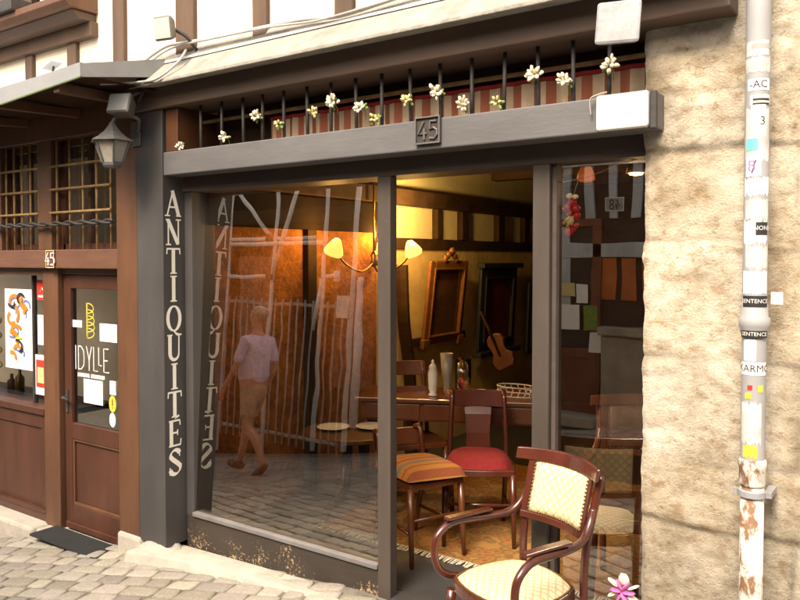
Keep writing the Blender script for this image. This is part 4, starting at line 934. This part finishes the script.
# rug
rg = MB(); nX, nY = 40, 40
for j in range(nY+1):
    for i in range(nX+1): x = lerp(-3.0,-1.15,i/nX); y = lerp(.52,2.4,j/nY); rg.v.append(V((x+.01*noise.noise(V((0,y*3,0))), y+.012*noise.noise(V((x*4,0,1))), .006+.004*noise.noise(V((x*5,y*5,0))))))
rg.f = [(j*(nX+1)+i,j*(nX+1)+i+1,(j+1)*(nX+1)+i+1,(j+1)*(nX+1)+i) for j in range(nY) for i in range(nX)]
rgo = rg.build('rug','rug',None,smooth=True); tag(rgo,'ochre patterned rug on the shop floor with pale fringe','rug')
fr = MB(); rr = random.Random(2)
for i in range(170): x = lerp(-3.0,-1.15,i/169); fr.bar((x,.525,.006),(x+rr.uniform(-.015,.015),.47+rr.uniform(-.01,.01),.003),.005,.003)
fr.build('fringe','petal',rgo)
# desk with its objects
dk = at(452,5.0); dk0 = thing('writing_desk', dk, 'brown writing desk crowded with vases against the ochre wall', 'desk', None, R(24))
Bl = dict(local=True); DZ = .70
MB().box(-.62,.66,-.18,.30,DZ-.028,DZ).build('desk_top','cherry',dk0,.005,**Bl)
MB().box(-.58,.62,-.15,.27,DZ-.15,DZ-.029).build('apron','cherry',dk0,.004,**Bl)
for i in range(3): d_ = MB().box(-.55+i*.39,-.19+i*.39,-.158,-.151,DZ-.14,DZ-.04).build('drawer','cherry',dk0,.003,**Bl); MB().blob((-.37+i*.39,-.168,DZ-.09),.011,8,6).build('knob','brass',d_,smooth=True,**Bl)
for x in (-.55,.59):
    for y in (-.12,.24): MB().tube([(x,y,DZ-.15),(x,y,.3),(x,y,0)],[.025,.018,.012],8).build('leg','cherry',dk0,smooth=True,**Bl)
def on_desk(px, dt, mb, name, mat, label, cat, **kw):
    q = at(px, 5.0+dt, DZ+.001); o = mb.build(name,mat,None,local=True,**kw); o.location = q; return tag(o,label,cat)
on_desk(433,-.02,MB().lathe([(.028,0),(.032,.008),(.020,.02),(.030,.05),(.033,.15),(.024,.185),(.028,.19),(.018,.205),(.008,.215),(.012,.225),(.004,.238)],n=20),'lidded_jar','china','slim white lidded china jar on the writing desk','jar',smooth=True)
on_desk(447,.06,MB().lathe([(.022,0),(.025,.01),(.03,.1),(.045,.27),(.04,.27),(.02,.02)],n=18),'vase','frost','tall pale flared vase right of the white jar','vase',smooth=True)
hl = thing('hurricane_lamp', at(463,5.05,DZ+.001), 'clear glass hurricane shade with red figurine and brass candle inside', 'lamp')
MB().lathe([(.055,.0),(.055,.235)],n=20).build('glass_shade','glass3',hl,smooth=True,**Bl)
MB().lathe([(.03,0),(.01,.02),(.008,.14),(.014,.16),(.012,.22),(.004,.225)],n=12).build('candle_holder','brass',hl,smooth=True,**Bl)
MB().blob((0,-.01,.07),(.03,.02,.035),8,6,.5).build('figurine','redgl',hl,smooth=True,**Bl)
on_desk(482,-.03,MB().lathe([(.11,0),(.115,.004),(.06,.012),(.05,.035),(.02,.042)],n=22),'straw_hat','petalY','flat straw hat lying on the writing desk','hat',smooth=True)
t = MB()
for z in (.0,.03,.06): t.tube([(.13*math.cos(a*math.pi/12),.08*math.sin(a*math.pi/12),z) for a in range(24)],.004,5,closed=True)
for a in range(16): t.tube([(.12*math.cos(a*math.pi/8),.07*math.sin(a*math.pi/8),0),(.13*math.cos(a*math.pi/8+.2),.08*math.sin(a*math.pi/8+.2),.062)],.003,5)
on_desk(516,.0,t,'wire_basket','china','oval white wire basket at the right end of the writing desk','basket')
on_desk(449,-.12,MB().blob((0,0,.025),(.03,.02,.028),9,6,.6),'figurine','gold','small gilt figurine on the desk before the tall vase','figurine',smooth=True)
q = PX(512,365,-2.95); vb = thing('violin', at(508,5.6,.80), 'dark brown violin leaning on the wall above the wire basket', 'violin')
t = MB(); pf = [(.0,.062),(.03,.085),(.08,.09),(.12,.06),(.16,.058),(.2,.072),(.245,.06),(.265,.03)]
ol = [(w_,z) for z,w_ in pf]+[(-w_,z) for z,w_ in reversed(pf)]
n_ = len(ol); rot = Matrix.Rotation(R(-28),3,'Y')
t.v = [rot@V((x,y,z)) for y in (-.02,.02) for x,z in ol]; t.f = [tuple(range(n_)),tuple(range(2*n_-1,n_-1,-1))]+[(i,n_+i,n_+(i+1)%n_,(i+1)%n_) for i in range(n_)]; t.build('violin_body','leather',vb,.006,**Bl)
MB().bar(rot@V((0,-.015,.2)),rot@V((0,-.02,.46)),.026,.018).build('neck','darkwood',vb,.003,**Bl)
MB().bar(rot@V((0,-.04,.09)),rot@V((0,-.034,.3)),.022,.008).build('fingerboard','darkwood',vb,.002,**Bl)
# mirrors on the side wall (x = -3.45): u runs along +y
M['mirror_red'] = surf('mirror_painted_red_reflection', (.20,.035,.012), .15, .3, 4, (1,1,1), 0, metal=.3)  # reddish reflection is put into the base colour of the arched glass
def wall_mirror(px0, px1, pt_, pb, lean, fw_, mat, label, arch=False, X=-3.46, crown=True):
    a = PX(px0,(pt_+pb)/2,X); b = PX(px1,(pt_+pb)/2,X); zt = PX((px0+px1)/2,pt_,X+lean).z; zb = PX((px0+px1)/2,pb,X).z; w_ = b.y-a.y; h_ = zt-zb
    o = thing('wall_mirror', (X,(a.y+b.y)/2,zb), label, 'mirror', 'mirrors on the ochre side wall'); o.rotation_euler = (0,math.atan2(lean,h_),0)
    t = MB().box(0,.035,-w_/2,-w_/2+fw_,0,h_).box(0,.035,w_/2-fw_,w_/2,0,h_).box(0,.035,-w_/2+fw_,w_/2-fw_,0,fw_).box(0,.035,-w_/2+fw_,w_/2-fw_,h_-fw_,h_); t.build('frame',mat,o,.010,**Bl)
    t = MB().box(.036,.048,-w_/2+fw_*.75,-w_/2+fw_,fw_*.8,h_-fw_*.8).box(.036,.048,w_/2-fw_,w_/2-fw_*.75,fw_*.8,h_-fw_*.8).box(.036,.048,-w_/2+fw_,w_/2-fw_,fw_*.8,fw_).box(.036,.048,-w_/2+fw_,w_/2-fw_,h_-fw_,h_-fw_*.8); t.build('inner_moulding',mat,o,.003,**Bl)
    if arch:
        t = MB(); W = w_/2-fw_; H0 = h_-fw_-W; n = 14; vs = []
        for i in range(n+1): an = math.pi*i/n; vs.append(V((.03,-W*math.cos(an),H0+W*math.sin(an)))); vs.append(V((.03,-W*math.cos(an),h_-fw_)))
        t.v = vs; t.f = [(2*i,2*i+2,2*i+3,2*i+1) for i in range(n)]; t.build('arched_spandrel',mat,o,**Bl)
        MB().box(0,.09,-w_/2-.05,w_/2+.05,-.05,-.002).build('base_moulding',mat,o,.008,**Bl); MB().box(0,.08,-w_/2-.04,w_/2+.04,h_+.002,h_+.05).build('cornice',mat,o,.008,**Bl)
    elif crown:
        t = MB()
        for i in range(5): t.blob((.03,(i-2)*.045,h_+.02+.03*(2-abs(i-2))),(.02,.03,.035),8,6,.5)
        t.build('carved_crest',mat,o,smooth=True,**Bl)
        for s_ in (-1,1): MB().box(-.002,.05,s_*(w_/2-.03)-.05,s_*(w_/2-.03)+.05,-.03,.05).build('corner_block',mat,o,.008,**Bl)
    MB().add([(.018,-w_/2+fw_*.9,fw_*.9),(.018,w_/2-fw_*.9,fw_*.9),(.018,w_/2-fw_*.9,h_-fw_*.9),(.018,-w_/2+fw_*.9,h_-fw_*.9)],[(0,1,2,3)]).build('mirror_glass','mirror_red' if arch else 'mirror',o,**Bl); return o
wall_mirror(420,458,260,342,.08,.075,'gold','gilt framed mirror with carved crest leaning out from the side wall')
wall_mirror(475,511,268,348,.04,.10,'bluewood','blue black mirror with arched glass and moulded cornice',True)
wall_mirror(524,560,282,350,.03,.09,'bluewood','dark narrow mirror half hidden by the right door post',False,crown=False)
# chandelier
chl = at(374,5.6,1.60); ch = thing('chandelier', chl, 'brass chandelier with lit amber glass shades inside the shop', 'chandelier')
MB().tube([(0,0,.0),(0,0,2.33-chl.z)],.008,8).lathe([(.01,-.06),(.035,-.03),(.02,0),(.03,.03),(.01,.06)]).build('stem','brass',ch,smooth=True,**Bl)
rdir = V((rt.x,rt.y,0)); fdir = V((fw.x,fw.y,0)).normalized()
for i, (s_, f_) in enumerate(((-.24,-.55),(.28,0),(.06,.15))):
    e_ = rdir*s_+fdir*f_; MB().tube(smooth_path([V((0,0,-.02)),e_*.35+V((0,0,-.09)),e_*.8+V((0,0,-.02)),e_+V((0,0,.09))],4),.007,8).build('arm','brass',ch,smooth=True,**Bl)
    tl = Matrix.Rotation(R(25)*(1 if s_ < 0 else -1),3,'Y')
    sh_ = MB().lathe([(.060,-.05),(.068,-.03),(.056,.0),(.038,.035),(.022,.06),(.012,.065)],e_+V((0,0,.075)),14,tl).build('lamp_shade','lit',ch,smooth=True,**Bl)
    MB().blob(e_+V((0,0,.05)),.020,8,6).build('bulb','bulb',sh_,smooth=True,**Bl)
    pl_ = bpy.data.lights.new('chandelier_light','POINT'); pl_.energy = 18; pl_.color = (1,.52,.13); pl_.shadow_soft_size = .05
    po = bpy.data.objects.new('chandelier_light',pl_); COL.objects.link(po); po.location = chl+e_+V((0,0,.17))
q = PX(390,203,-3.40); wl = thing('wall_lamp', q, 'small lit amber wall lamp under the ceiling beam behind the door post', 'lamp')
MB().box(-.075,-.06,-.03,.03,-.05,.05).tube([(-.06,0,0),(.0,0,.0)],.006,6).build('bracket','brass',wl,**Bl)
MB().lathe([(.02,-.03),(.035,0),(.04,.03),(.03,.03),(.015,-.02)],n=12).build('lamp_shade','lit',wl,smooth=True,**Bl)
l = bpy.data.lights.new('wall_lamp_light','POINT'); l.energy = 30; l.color = (1,.62,.18); l.shadow_soft_size = .04; lo = bpy.data.objects.new('wall_lamp_light',l); COL.objects.link(lo); lo.location = q+V((.28,.12,.0))
# pendants near the right window
def pend(px, py, Y, mat, label, lit):
    c = P(px,py,Y); o = thing('pendant_lamp', c, label, 'lamp')
    MB().lathe([(.045,0),(.042,.03),(.028,.06),(.012,.08)],n=16).build('lamp_shade','shade' if not lit else 'leather',o,smooth=True,**Bl)
    MB().lathe([(.005,-.012),(.03,-.008),(.036,.004),(.03,.02)],n=14).build('bulb',mat,o,smooth=True,**Bl)
    MB().tube([(0,0,.08),(0,0,2.33-c.z)],.004,6).build('cord','iron',o,**Bl)
    if lit:
        l = bpy.data.lights.new('pendant_light','POINT'); l.energy = 3; l.color = (1,.62,.28); l.shadow_soft_size = .04; lo = bpy.data.objects.new('pendant_light',l); COL.objects.link(lo); lo.location = c-V((0,0,.05))
pend(636,173,.55,'spot','small lit ceiling spot glowing behind the right window',True)
pend(586,180,.75,'shade','dim orange ceiling spot left of the lit one',False)
# low display table with plates behind the big window
lt_ = at(352,4.75); lw = thing('low_table', lt_, 'low oak display table holding two plates behind the large window', 'table')
MB().lathe([(.30,.50),(.31,.505),(.31,.525),(.30,.53)],n=28).build('table_top','oak',lw,smooth=False,**Bl)
for i in range(3): a = i*2.1+.4; MB().tube([(.05*math.cos(a),.05*math.sin(a),.5),(.08*math.cos(a),.08*math.sin(a),.2),(.26*math.cos(a),.26*math.sin(a),.0)],.018,8).build('leg','oak',lw,smooth=True,**Bl)
for px, dt, lb in ((333,0,'white china plate at the left of the low display table'),(372,.02,'white china plate at the right of the low display table')):
    q = at(px,4.75+dt,.531); t = MB().lathe([(.05,0),(.06,.004),(.105,.018),(.10,.02),(.05,.008)],q,24); solo(t,'plate','china',lb,'plate','white plates on the low table',base=q,smooth=True)
# garland in right pane
gp = P(572,182,.03); ga = thing('garland', gp, 'red bobble garland with white bow and gold leaves hanging in the right window', 'garland')
for i, (px, py, r_) in enumerate(((572,203,.019),(566,208,.02),(576,209,.019),(570,214,.018),(577,216,.016),(574,226,.015),(569,232,.020),(572,229,.015))):
    q = P(px,py,.03)-gp; MB().blob(q+V((0,.012*(i%2),0)),r_,10,8).build('bobble','redgl',ga,smooth=True,**Bl)
q = P(572,197,.02)-gp; t = MB().blob(q+V((-.012,0,.004)),(.014,.006,.012),8,6,.4).blob(q+V((.013,0,.0)),(.014,.006,.010),8,6,.4).blob(q,(.006,.007,.006),6,4); t.build('bow','petal',ga,smooth=True,**Bl)
t = MB()
for (x0,y0,x1,y1) in ((571,216,563,224),(572,217,567,227),(573,216,571,225)): a = P(x0,y0,.015)-gp; b = P(x1,y1,.015)-gp; t.tube([a,(a+b)/2,b],[.003,.009,.006],6)
t.build('gold_leaves','petalY',ga,smooth=True,**Bl)
MB().tube([P(578,181,.03)-gp,P(572,200,.03)-gp],.0015,5).build('string','cabblk',ga,**Bl)
t = MB().tube(smooth_path([P(559,183,.03),P(590,176,.03),P(620,164,.03),P(644,158,.03)],5),.0018,5); solo(t,'hanging_wire','cabblk','thin pale wire strung across the top of the right window','wire')
# pot with the pink flower at lower right
fp = PZ(627,592,.30); fp = P(624,590,-.30); po_ = thing('potted_orchid', (fp.x,fp.y,0), 'pink and white orchid in a clay pot at the foot of the stone wall', 'potted plant')
MB().lathe([(.045,0),(.062,.10),(.068,.10),(.068,.12),(.058,.12),(.05,.105)],n=20).build('pot','terracotta',po_,smooth=True,**Bl)
MB().tube(smooth_path([(0,0,.1),(.01,.0,.17),(.0,-.01,fp.z-.01)]),.003,6).build('stem','leaf',po_,smooth=True,**Bl)
t = MB()
for i in range(4): a = i*1.7; d = V((math.cos(a),math.sin(a),.6)).normalized(); t.blob(d*.06+V((0,0,.13)),(.06,.016,.004),8,5,0,d.to_track_quat('X','Z').to_matrix())
t.build('leaves','leaf',po_,smooth=True,**Bl)
for mt, r0, s_, n_ in (('pink',.020,.027,6),('petal',.040,.026,6)):
    t = MB()
    for i in range(n_): a = i*2*math.pi/n_+(.5 if mt == 'petal' else 0); d = V((math.cos(a),-.15,math.sin(a))).normalized(); t.blob(V((0,-.012 if mt == 'pink' else 0,fp.z))+d*r0,(s_,.005,s_*.72),9,6,.3,d.to_track_quat('X','Y').to_matrix())
    t.build('petals',mt,po_,smooth=True,**Bl)

# ------------------------------------------------------------------ the other side of the street (seen reflected)
OY = -4.3
ob = thing('opposite_house', (-2.8,OY,0), 'blue-grey timber and red-brown house across the street reflected in the right window', 'house')
def oz(py, t_=7.4): return 1.6-(py-259)*t_/F
MB().box(-4.4,6,OY-.3,OY,-.3,3.6).build('wall','opdark',ob)
for i in range(9): x = -3.75+i*.235; MB().box(x,x+.085,OY+.001,OY+.04,2.0 if i not in (1,3) else 1.0,3.6).build('stud','opblue',ob,.004)
MB().box(-4.3,-1.4,OY+.001,OY+.05,1.62,1.76).build('rail','opblue',ob,.005)
MB().box(-4.3,-1.4,OY+.041,OY+.06,2.5,2.62).build('rail','opblue',ob,.005)
for a, b in ((-2.66,-2.50),(-2.44,-2.30),(-2.24,-2.05)): MB().box(a,b,OY+.002,OY+.02,1.2,1.61).build('panel','oporange',ob)
MB().box(-2.62,-1.2,OY+.002,OY+.12,-.1,.86).build('stone_pier','opstone',ob,.02)
MB().box(-2.64,-1.15,OY+.002,OY+.17,.861,.95).build('pier_cap','opstone',ob,.015)
od = MB().box(-3.32,-3.24,OY+.002,OY+.05,.08,2.0).box(-2.74,-2.65,OY+.002,OY+.05,.08,2.0).box(-3.24,-2.74,OY+.002,OY+.045,.08,.18).box(-3.24,-2.74,OY+.002,OY+.03,.18,.62).box(-3.24,-2.74,OY+.002,OY+.045,.62,.72).box(-3.24,-2.74,OY+.002,OY+.045,1.92,2.0)
dd = od.build('door','opbrown',ob,.004); MB().box(-3.24,-2.74,OY+.003,OY+.02,.721,1.919).build('door_glass','black',dd)
MB().box(-3.5,-2.6,OY+.002,OY+.3,-.02,.075).build('door_step','opstone',ob,.01)
for px0,py0,px1,py1,mt in ((556,283,577,296,'yplate'),(578,284,590,303,'paper'),(557,305,581,328,'paper'),(585,306,599,330,'leaf'),(591,333,603,352,'paper')):
    k_ = (CAM.y-0+0); a = P(px0,py1,-OY); b = P(px1,py0,-OY); o = solo(MB().box(a.x,b.x,OY+.055,OY+.057,a.z,b.z),'notice',mt,{(556):'pale yellow notice reflected high in the right window',(578):'tilted white card reflected in the right window',(557):'wide pale picture card reflected in the right window',(585):'green and white notice reflected in the right window',(591):'small white notice reflected at the edge of the door'}[px0],'notice')
c = P(616,210,-OY); pn = plate((c.x,OY+.05,c.z), .20, .125, '48', ('box','black','paper'), 'number plate 48 on the opposite house, reflected backwards', .70, .003)
pn.rotation_euler = (0,0,math.pi)
ob2 = thing('opposite_house', (-7,OY-.4,-.4), 'dark building under repair behind the scaffolding, reflected in the large window', 'house')
MB().box(-16,-4.4,OY-.7,OY-.4,-1,4.0).build('wall','dark',ob2)
for x in (-9.6,-8.2,-6.4): MB().box(x,x+.7,OY-.4,OY-.36,.4,2.1).build('boarded_window','opbrown',ob2,.01)
MB().box(-16,-4.4,OY-.4,OY-.3,2.55,2.75).build('beam','darkwood',ob2,.01)
# scaffolding
SY = -3.7; sf = thing('scaffolding', (PM(271,440,SY).x,SY,-.4), 'galvanised tube scaffolding across the street, reflected in the large window', 'scaffolding')
def sp(a, b, Y0=SY, Y1=SY, r=.026, nm='pole'):
    MB().tube([PM(*a,Y0),PM(*b,Y1)],r,10).build(nm,'galv',sf,smooth=True)
def vp(px, y0, y1, Y, r=.026):
    q = PM(px,300,Y); MB().tube([(q.x,Y,PM(px,y1,Y).z),(q.x,Y,PM(px,y0,Y).z+1.2)],r,10).build('pole','galv',sf,smooth=True)
vp(226,190,452,SY); vp(271,185,452,SY); vp(322,175,452,SY); vp(352,165,452,-3.3,.03)
sp((222,240),(324,238)); sp((222,245),(324,243),-3.5,-3.5); sp((222,277),(272,276)); sp((238,190),(270,236)); sp((300,182),(272,274),-3.6,-3.6); sp((222,196),(345,178)); sp((222,192),(345,184),-3.4,-3.4)
sp((322,276),(337,274)); sp((337,270),(337,281),r=.04); sp((321,278),(312,330)); 
for px, py in ((271,238),(322,238),(271,277),(322,192)): q = PM(px,py,SY); MB().box(q.x-.045,q.x+.045,SY-.04,SY+.04,q.z-.04,q.z+.04).build('coupler','iron',sf,.006)
q = PM(322,186,SY); MB().tube([(q.x,SY,q.z-.06),(q.x,SY,q.z+.06)],.029,10).build('red_band','redink',sf,smooth=True)
a = PM(336,318,-3.25); b = PM(349,296,-3.25)
solo(MB().box(min(a.x,b.x),max(a.x,b.x),-3.26,-3.25,a.z,b.z),'site_notice','paper','white site notice tied to the scaffolding, reflected in the large window','sign')
q = PM(360,300,-3.9); solo(MB().tube([(q.x,-3.9,PM(360,428,-3.9).z),(q.x,-3.9,PM(360,277,-3.9).z)],.045,12),'downpipe','white','white downpipe across the street reflected beside the door post','downpipe',smooth=True)
# site railing
FY = -3.95; q0, q1 = PM(224,300,FY), PM(346,300,FY); fe = thing('railing', ((q0.x+q1.x)/2,FY,-.5), 'tall dark iron railing behind the scaffolding, reflected in the large window', 'railing')
zt, zb = PM(290,299,FY).z, PM(290,446,FY).z
for z in (zt-.06,zb+.12): MB().box(q0.x,q1.x,FY-.02,FY+.02,z-.02,z+.02).build('rail','cabblk',fe,.003)
for i in range(18): x = lerp(q0.x,q1.x,i/17); MB().tube([(x,FY+.03,zb),(x,FY+.03,zt)],.013,6).build('bar','cabblk',fe,smooth=True)

# ------------------------------------------------------------------ the man walking past (reflected)
def skin_obj(name, mat, pts, edges, par, root=0, lv=2, mats=None):
    me = bpy.data.meshes.new(name); me.from_pydata([p[:3] for p in pts], edges, []); o = bpy.data.objects.new(name, me); COL.objects.link(o); o.parent = par
    me.materials.append(M[mat]); sm = o.modifiers.new('skin','SKIN'); sm.use_smooth_shade = True
    if not me.skin_vertices: me.attributes.new('skin','FLOAT_VECTOR','POINT') if False else None
    bm_ok = True
    try:
        sv = me.skin_vertices[0].data
    except Exception:
        import bmesh
        bm = bmesh.new(); bm.from_mesh(me); bm.verts.layers.skin.verify(); bm.to_mesh(me); bm.free(); sv = me.skin_vertices[0].data
    for i, p in enumerate(pts):
        r = p[3]; sv[i].radius = r if isinstance(r, tuple) else (r, r); sv[i].use_root = (i == root)
    s2 = o.modifiers.new('sub','SUBSURF'); s2.levels = s2.render_levels = lv; return o
def man():
    f0 = PM(249,476,-2.75); gzz = gz(f0.x); 
    o = thing('person', (f0.x,-2.75,gzz), 'man in lavender shirt and tan shorts walking by, reflected in the large window', 'person'); o.rotation_euler = (0,0,R(-90))
    # local frame: faces -y -> after rotation faces -x ; x = his left/right ; mid stride
    pts = []; ed = []; idx = {}
    def J(n, x, y, z, r, par=None):
        idx[n] = len(pts); pts.append((x,y,z,r)); 
        if par: ed.append((idx[par],idx[n]))
    J('pel',0,0,.93,(.145,.11)); J('wst',0,-.02,1.06,(.145,.115),'pel'); J('che',0,-.02,1.25,(.155,.115),'wst'); J('shc',0,0,1.40,(.11,.08),'che'); J('nek',0,-.01,1.48,.052,'shc'); J('nk2',0,-.025,1.54,.052,'nek')
    J('jaw',0,-.045,1.595,(.062,.068),'nk2'); J('hed',0,-.03,1.66,(.075,.092),'jaw'); J('top',0,-.02,1.715,(.058,.07),'hed')
    for s_, sw, n in ((1,.16,'l'),(-1,-.14,'r')):
        J('sh'+n,s_*.175,0,1.38,.055,'shc'); J('el'+n,s_*.225,sw*.45,1.12,.042,'sh'+n); J('wr'+n,s_*.225,-.14+sw*.55,.90,.027,'el'+n); J('pa'+n,s_*.222,-.175+sw*.55,.835,(.022,.036),'wr'+n)
        for q_, (dy, L) in enumerate(((-.028,.062),(-.009,.070),(.010,.066),(.027,.052))):
            J('f%d'%q_+n,s_*.222,-.19+dy+sw*.55,.80,.010,'pa'+n); J('g%d'%q_+n,s_*.212,-.20+dy*1.1+sw*.55,.80-L*.55,.009,'f%d'%q_+n); J('h%d'%q_+n,s_*.198,-.198+dy*1.1+sw*.55,.80-L,.007,'g%d'%q_+n)
        J('t1'+n,s_*.212,-.215+sw*.55,.842,.011,'pa'+n); J('t2'+n,s_*.204,-.235+sw*.55,.81,.009,'t1'+n)
    for s_, n, ky, kz, ay, az, ty in ((1,'L',-.16,.50,-.24,.09,-.36),(-1,'R',.03,.49,.27,.14,.20)):
        J('hp'+n,s_*.085,0,.86,.088,'pel'); J('th'+n,s_*.09,ky*.5,.70,.08,'hp'+n); J('kn'+n,s_*.09,ky,kz,.055,'th'+n); J('cf'+n,s_*.09,(ky+ay)/2+.02,(kz+az)/2+.07,.055,'kn'+n); J('an'+n,s_*.09,ay,az,.036,'cf'+n); J('to'+n,s_*.095,ty,az-.06 if n == 'L' else az-.11,.034,'an'+n)
    skin_obj('body','skin',pts,ed,o)
    sp_ = [(0,0,.90,(.165,.14)),(0,-.035,1.06,(.18,.165)),(0,-.02,1.25,(.185,.15)),(0,.0,1.39,(.135,.095)),(0,-.005,1.455,(.066,.062))]; se = [(0,1),(1,2),(2,3),(3,4)]
    for s_, sw in ((1,.16),(-1,-.14)): b0 = len(sp_); sp_ += [(s_*.18,0,1.385,.072),(s_*.215,sw*.3,1.22,.062),(s_*.222,sw*.4,1.15,.06)]; se += [(3,b0),(b0,b0+1),(b0+1,b0+2)]
    skin_obj('shirt','shirt',sp_,se,o)
    sh_ = [(0,0,.97,(.152,.12)),(0,0,.88,(.155,.125))]; e2 = [(0,1)]
    for s_, ky in ((1,-.16),(-1,.03)): b0 = len(sh_); sh_ += [(s_*.088,ky*.2,.80,.10),(s_*.092,ky*.62,.66,.092),(s_*.092,ky*.86,.56,.086)]; e2 += [(1,b0),(b0,b0+1),(b0+1,b0+2)]
    skin_obj('shorts','shorts',sh_,e2,o)
    t = MB().blob((0,.015,1.685),(.083,.095,.075),16,12,.12); t.v = [q for q in t.v]; t.build('hair','hair',o,smooth=True,local=True)
    t = MB().blob((0,-.118,1.635),(.012,.018,.02),8,6).blob((.08,-.02,1.64),(.010,.018,.028),8,6).blob((-.08,-.02,1.64),(.010,.018,.028),8,6); t.build('nose_and_ears','skin',o,smooth=True,local=True)
    t = MB().blob((.03,-.108,1.665),.009,8,6).blob((-.03,-.108,1.665),.009,8,6); t.build('eyes','black',o,smooth=True,local=True)
    t = MB().blob((0,-.108,1.597),(.022,.008,.005),8,6); t.build('mouth','redink',o,smooth=True,local=True)
    for s_, ay, az, ry in ((1,-.30,.045,0),(-1,.235,.075,R(35))): t = MB().blob((s_*.092,ay,az),(.045,.135,.045),12,8,0,Matrix.Rotation(ry,3,'X')); t.build('shoe','shoe',o,smooth=True,local=True)
man()

# weed tuft at the kerb
q = PZ(203,563,-.09); t = MB(); rw = random.Random(4)
for i in range(34):
    a = rw.uniform(0,6.28); l_ = rw.uniform(.02,.05); b0 = q+V((rw.uniform(-.02,.02),rw.uniform(-.012,.012),0)); t.bar(b0, b0+V((math.cos(a)*l_*.6,math.sin(a)*l_*.6,l_)), .004,.0015,w2=.001,h2=.001)
solo(t,'weed','leaf','small tuft of green weed growing from the kerb joint under the large window','plant')
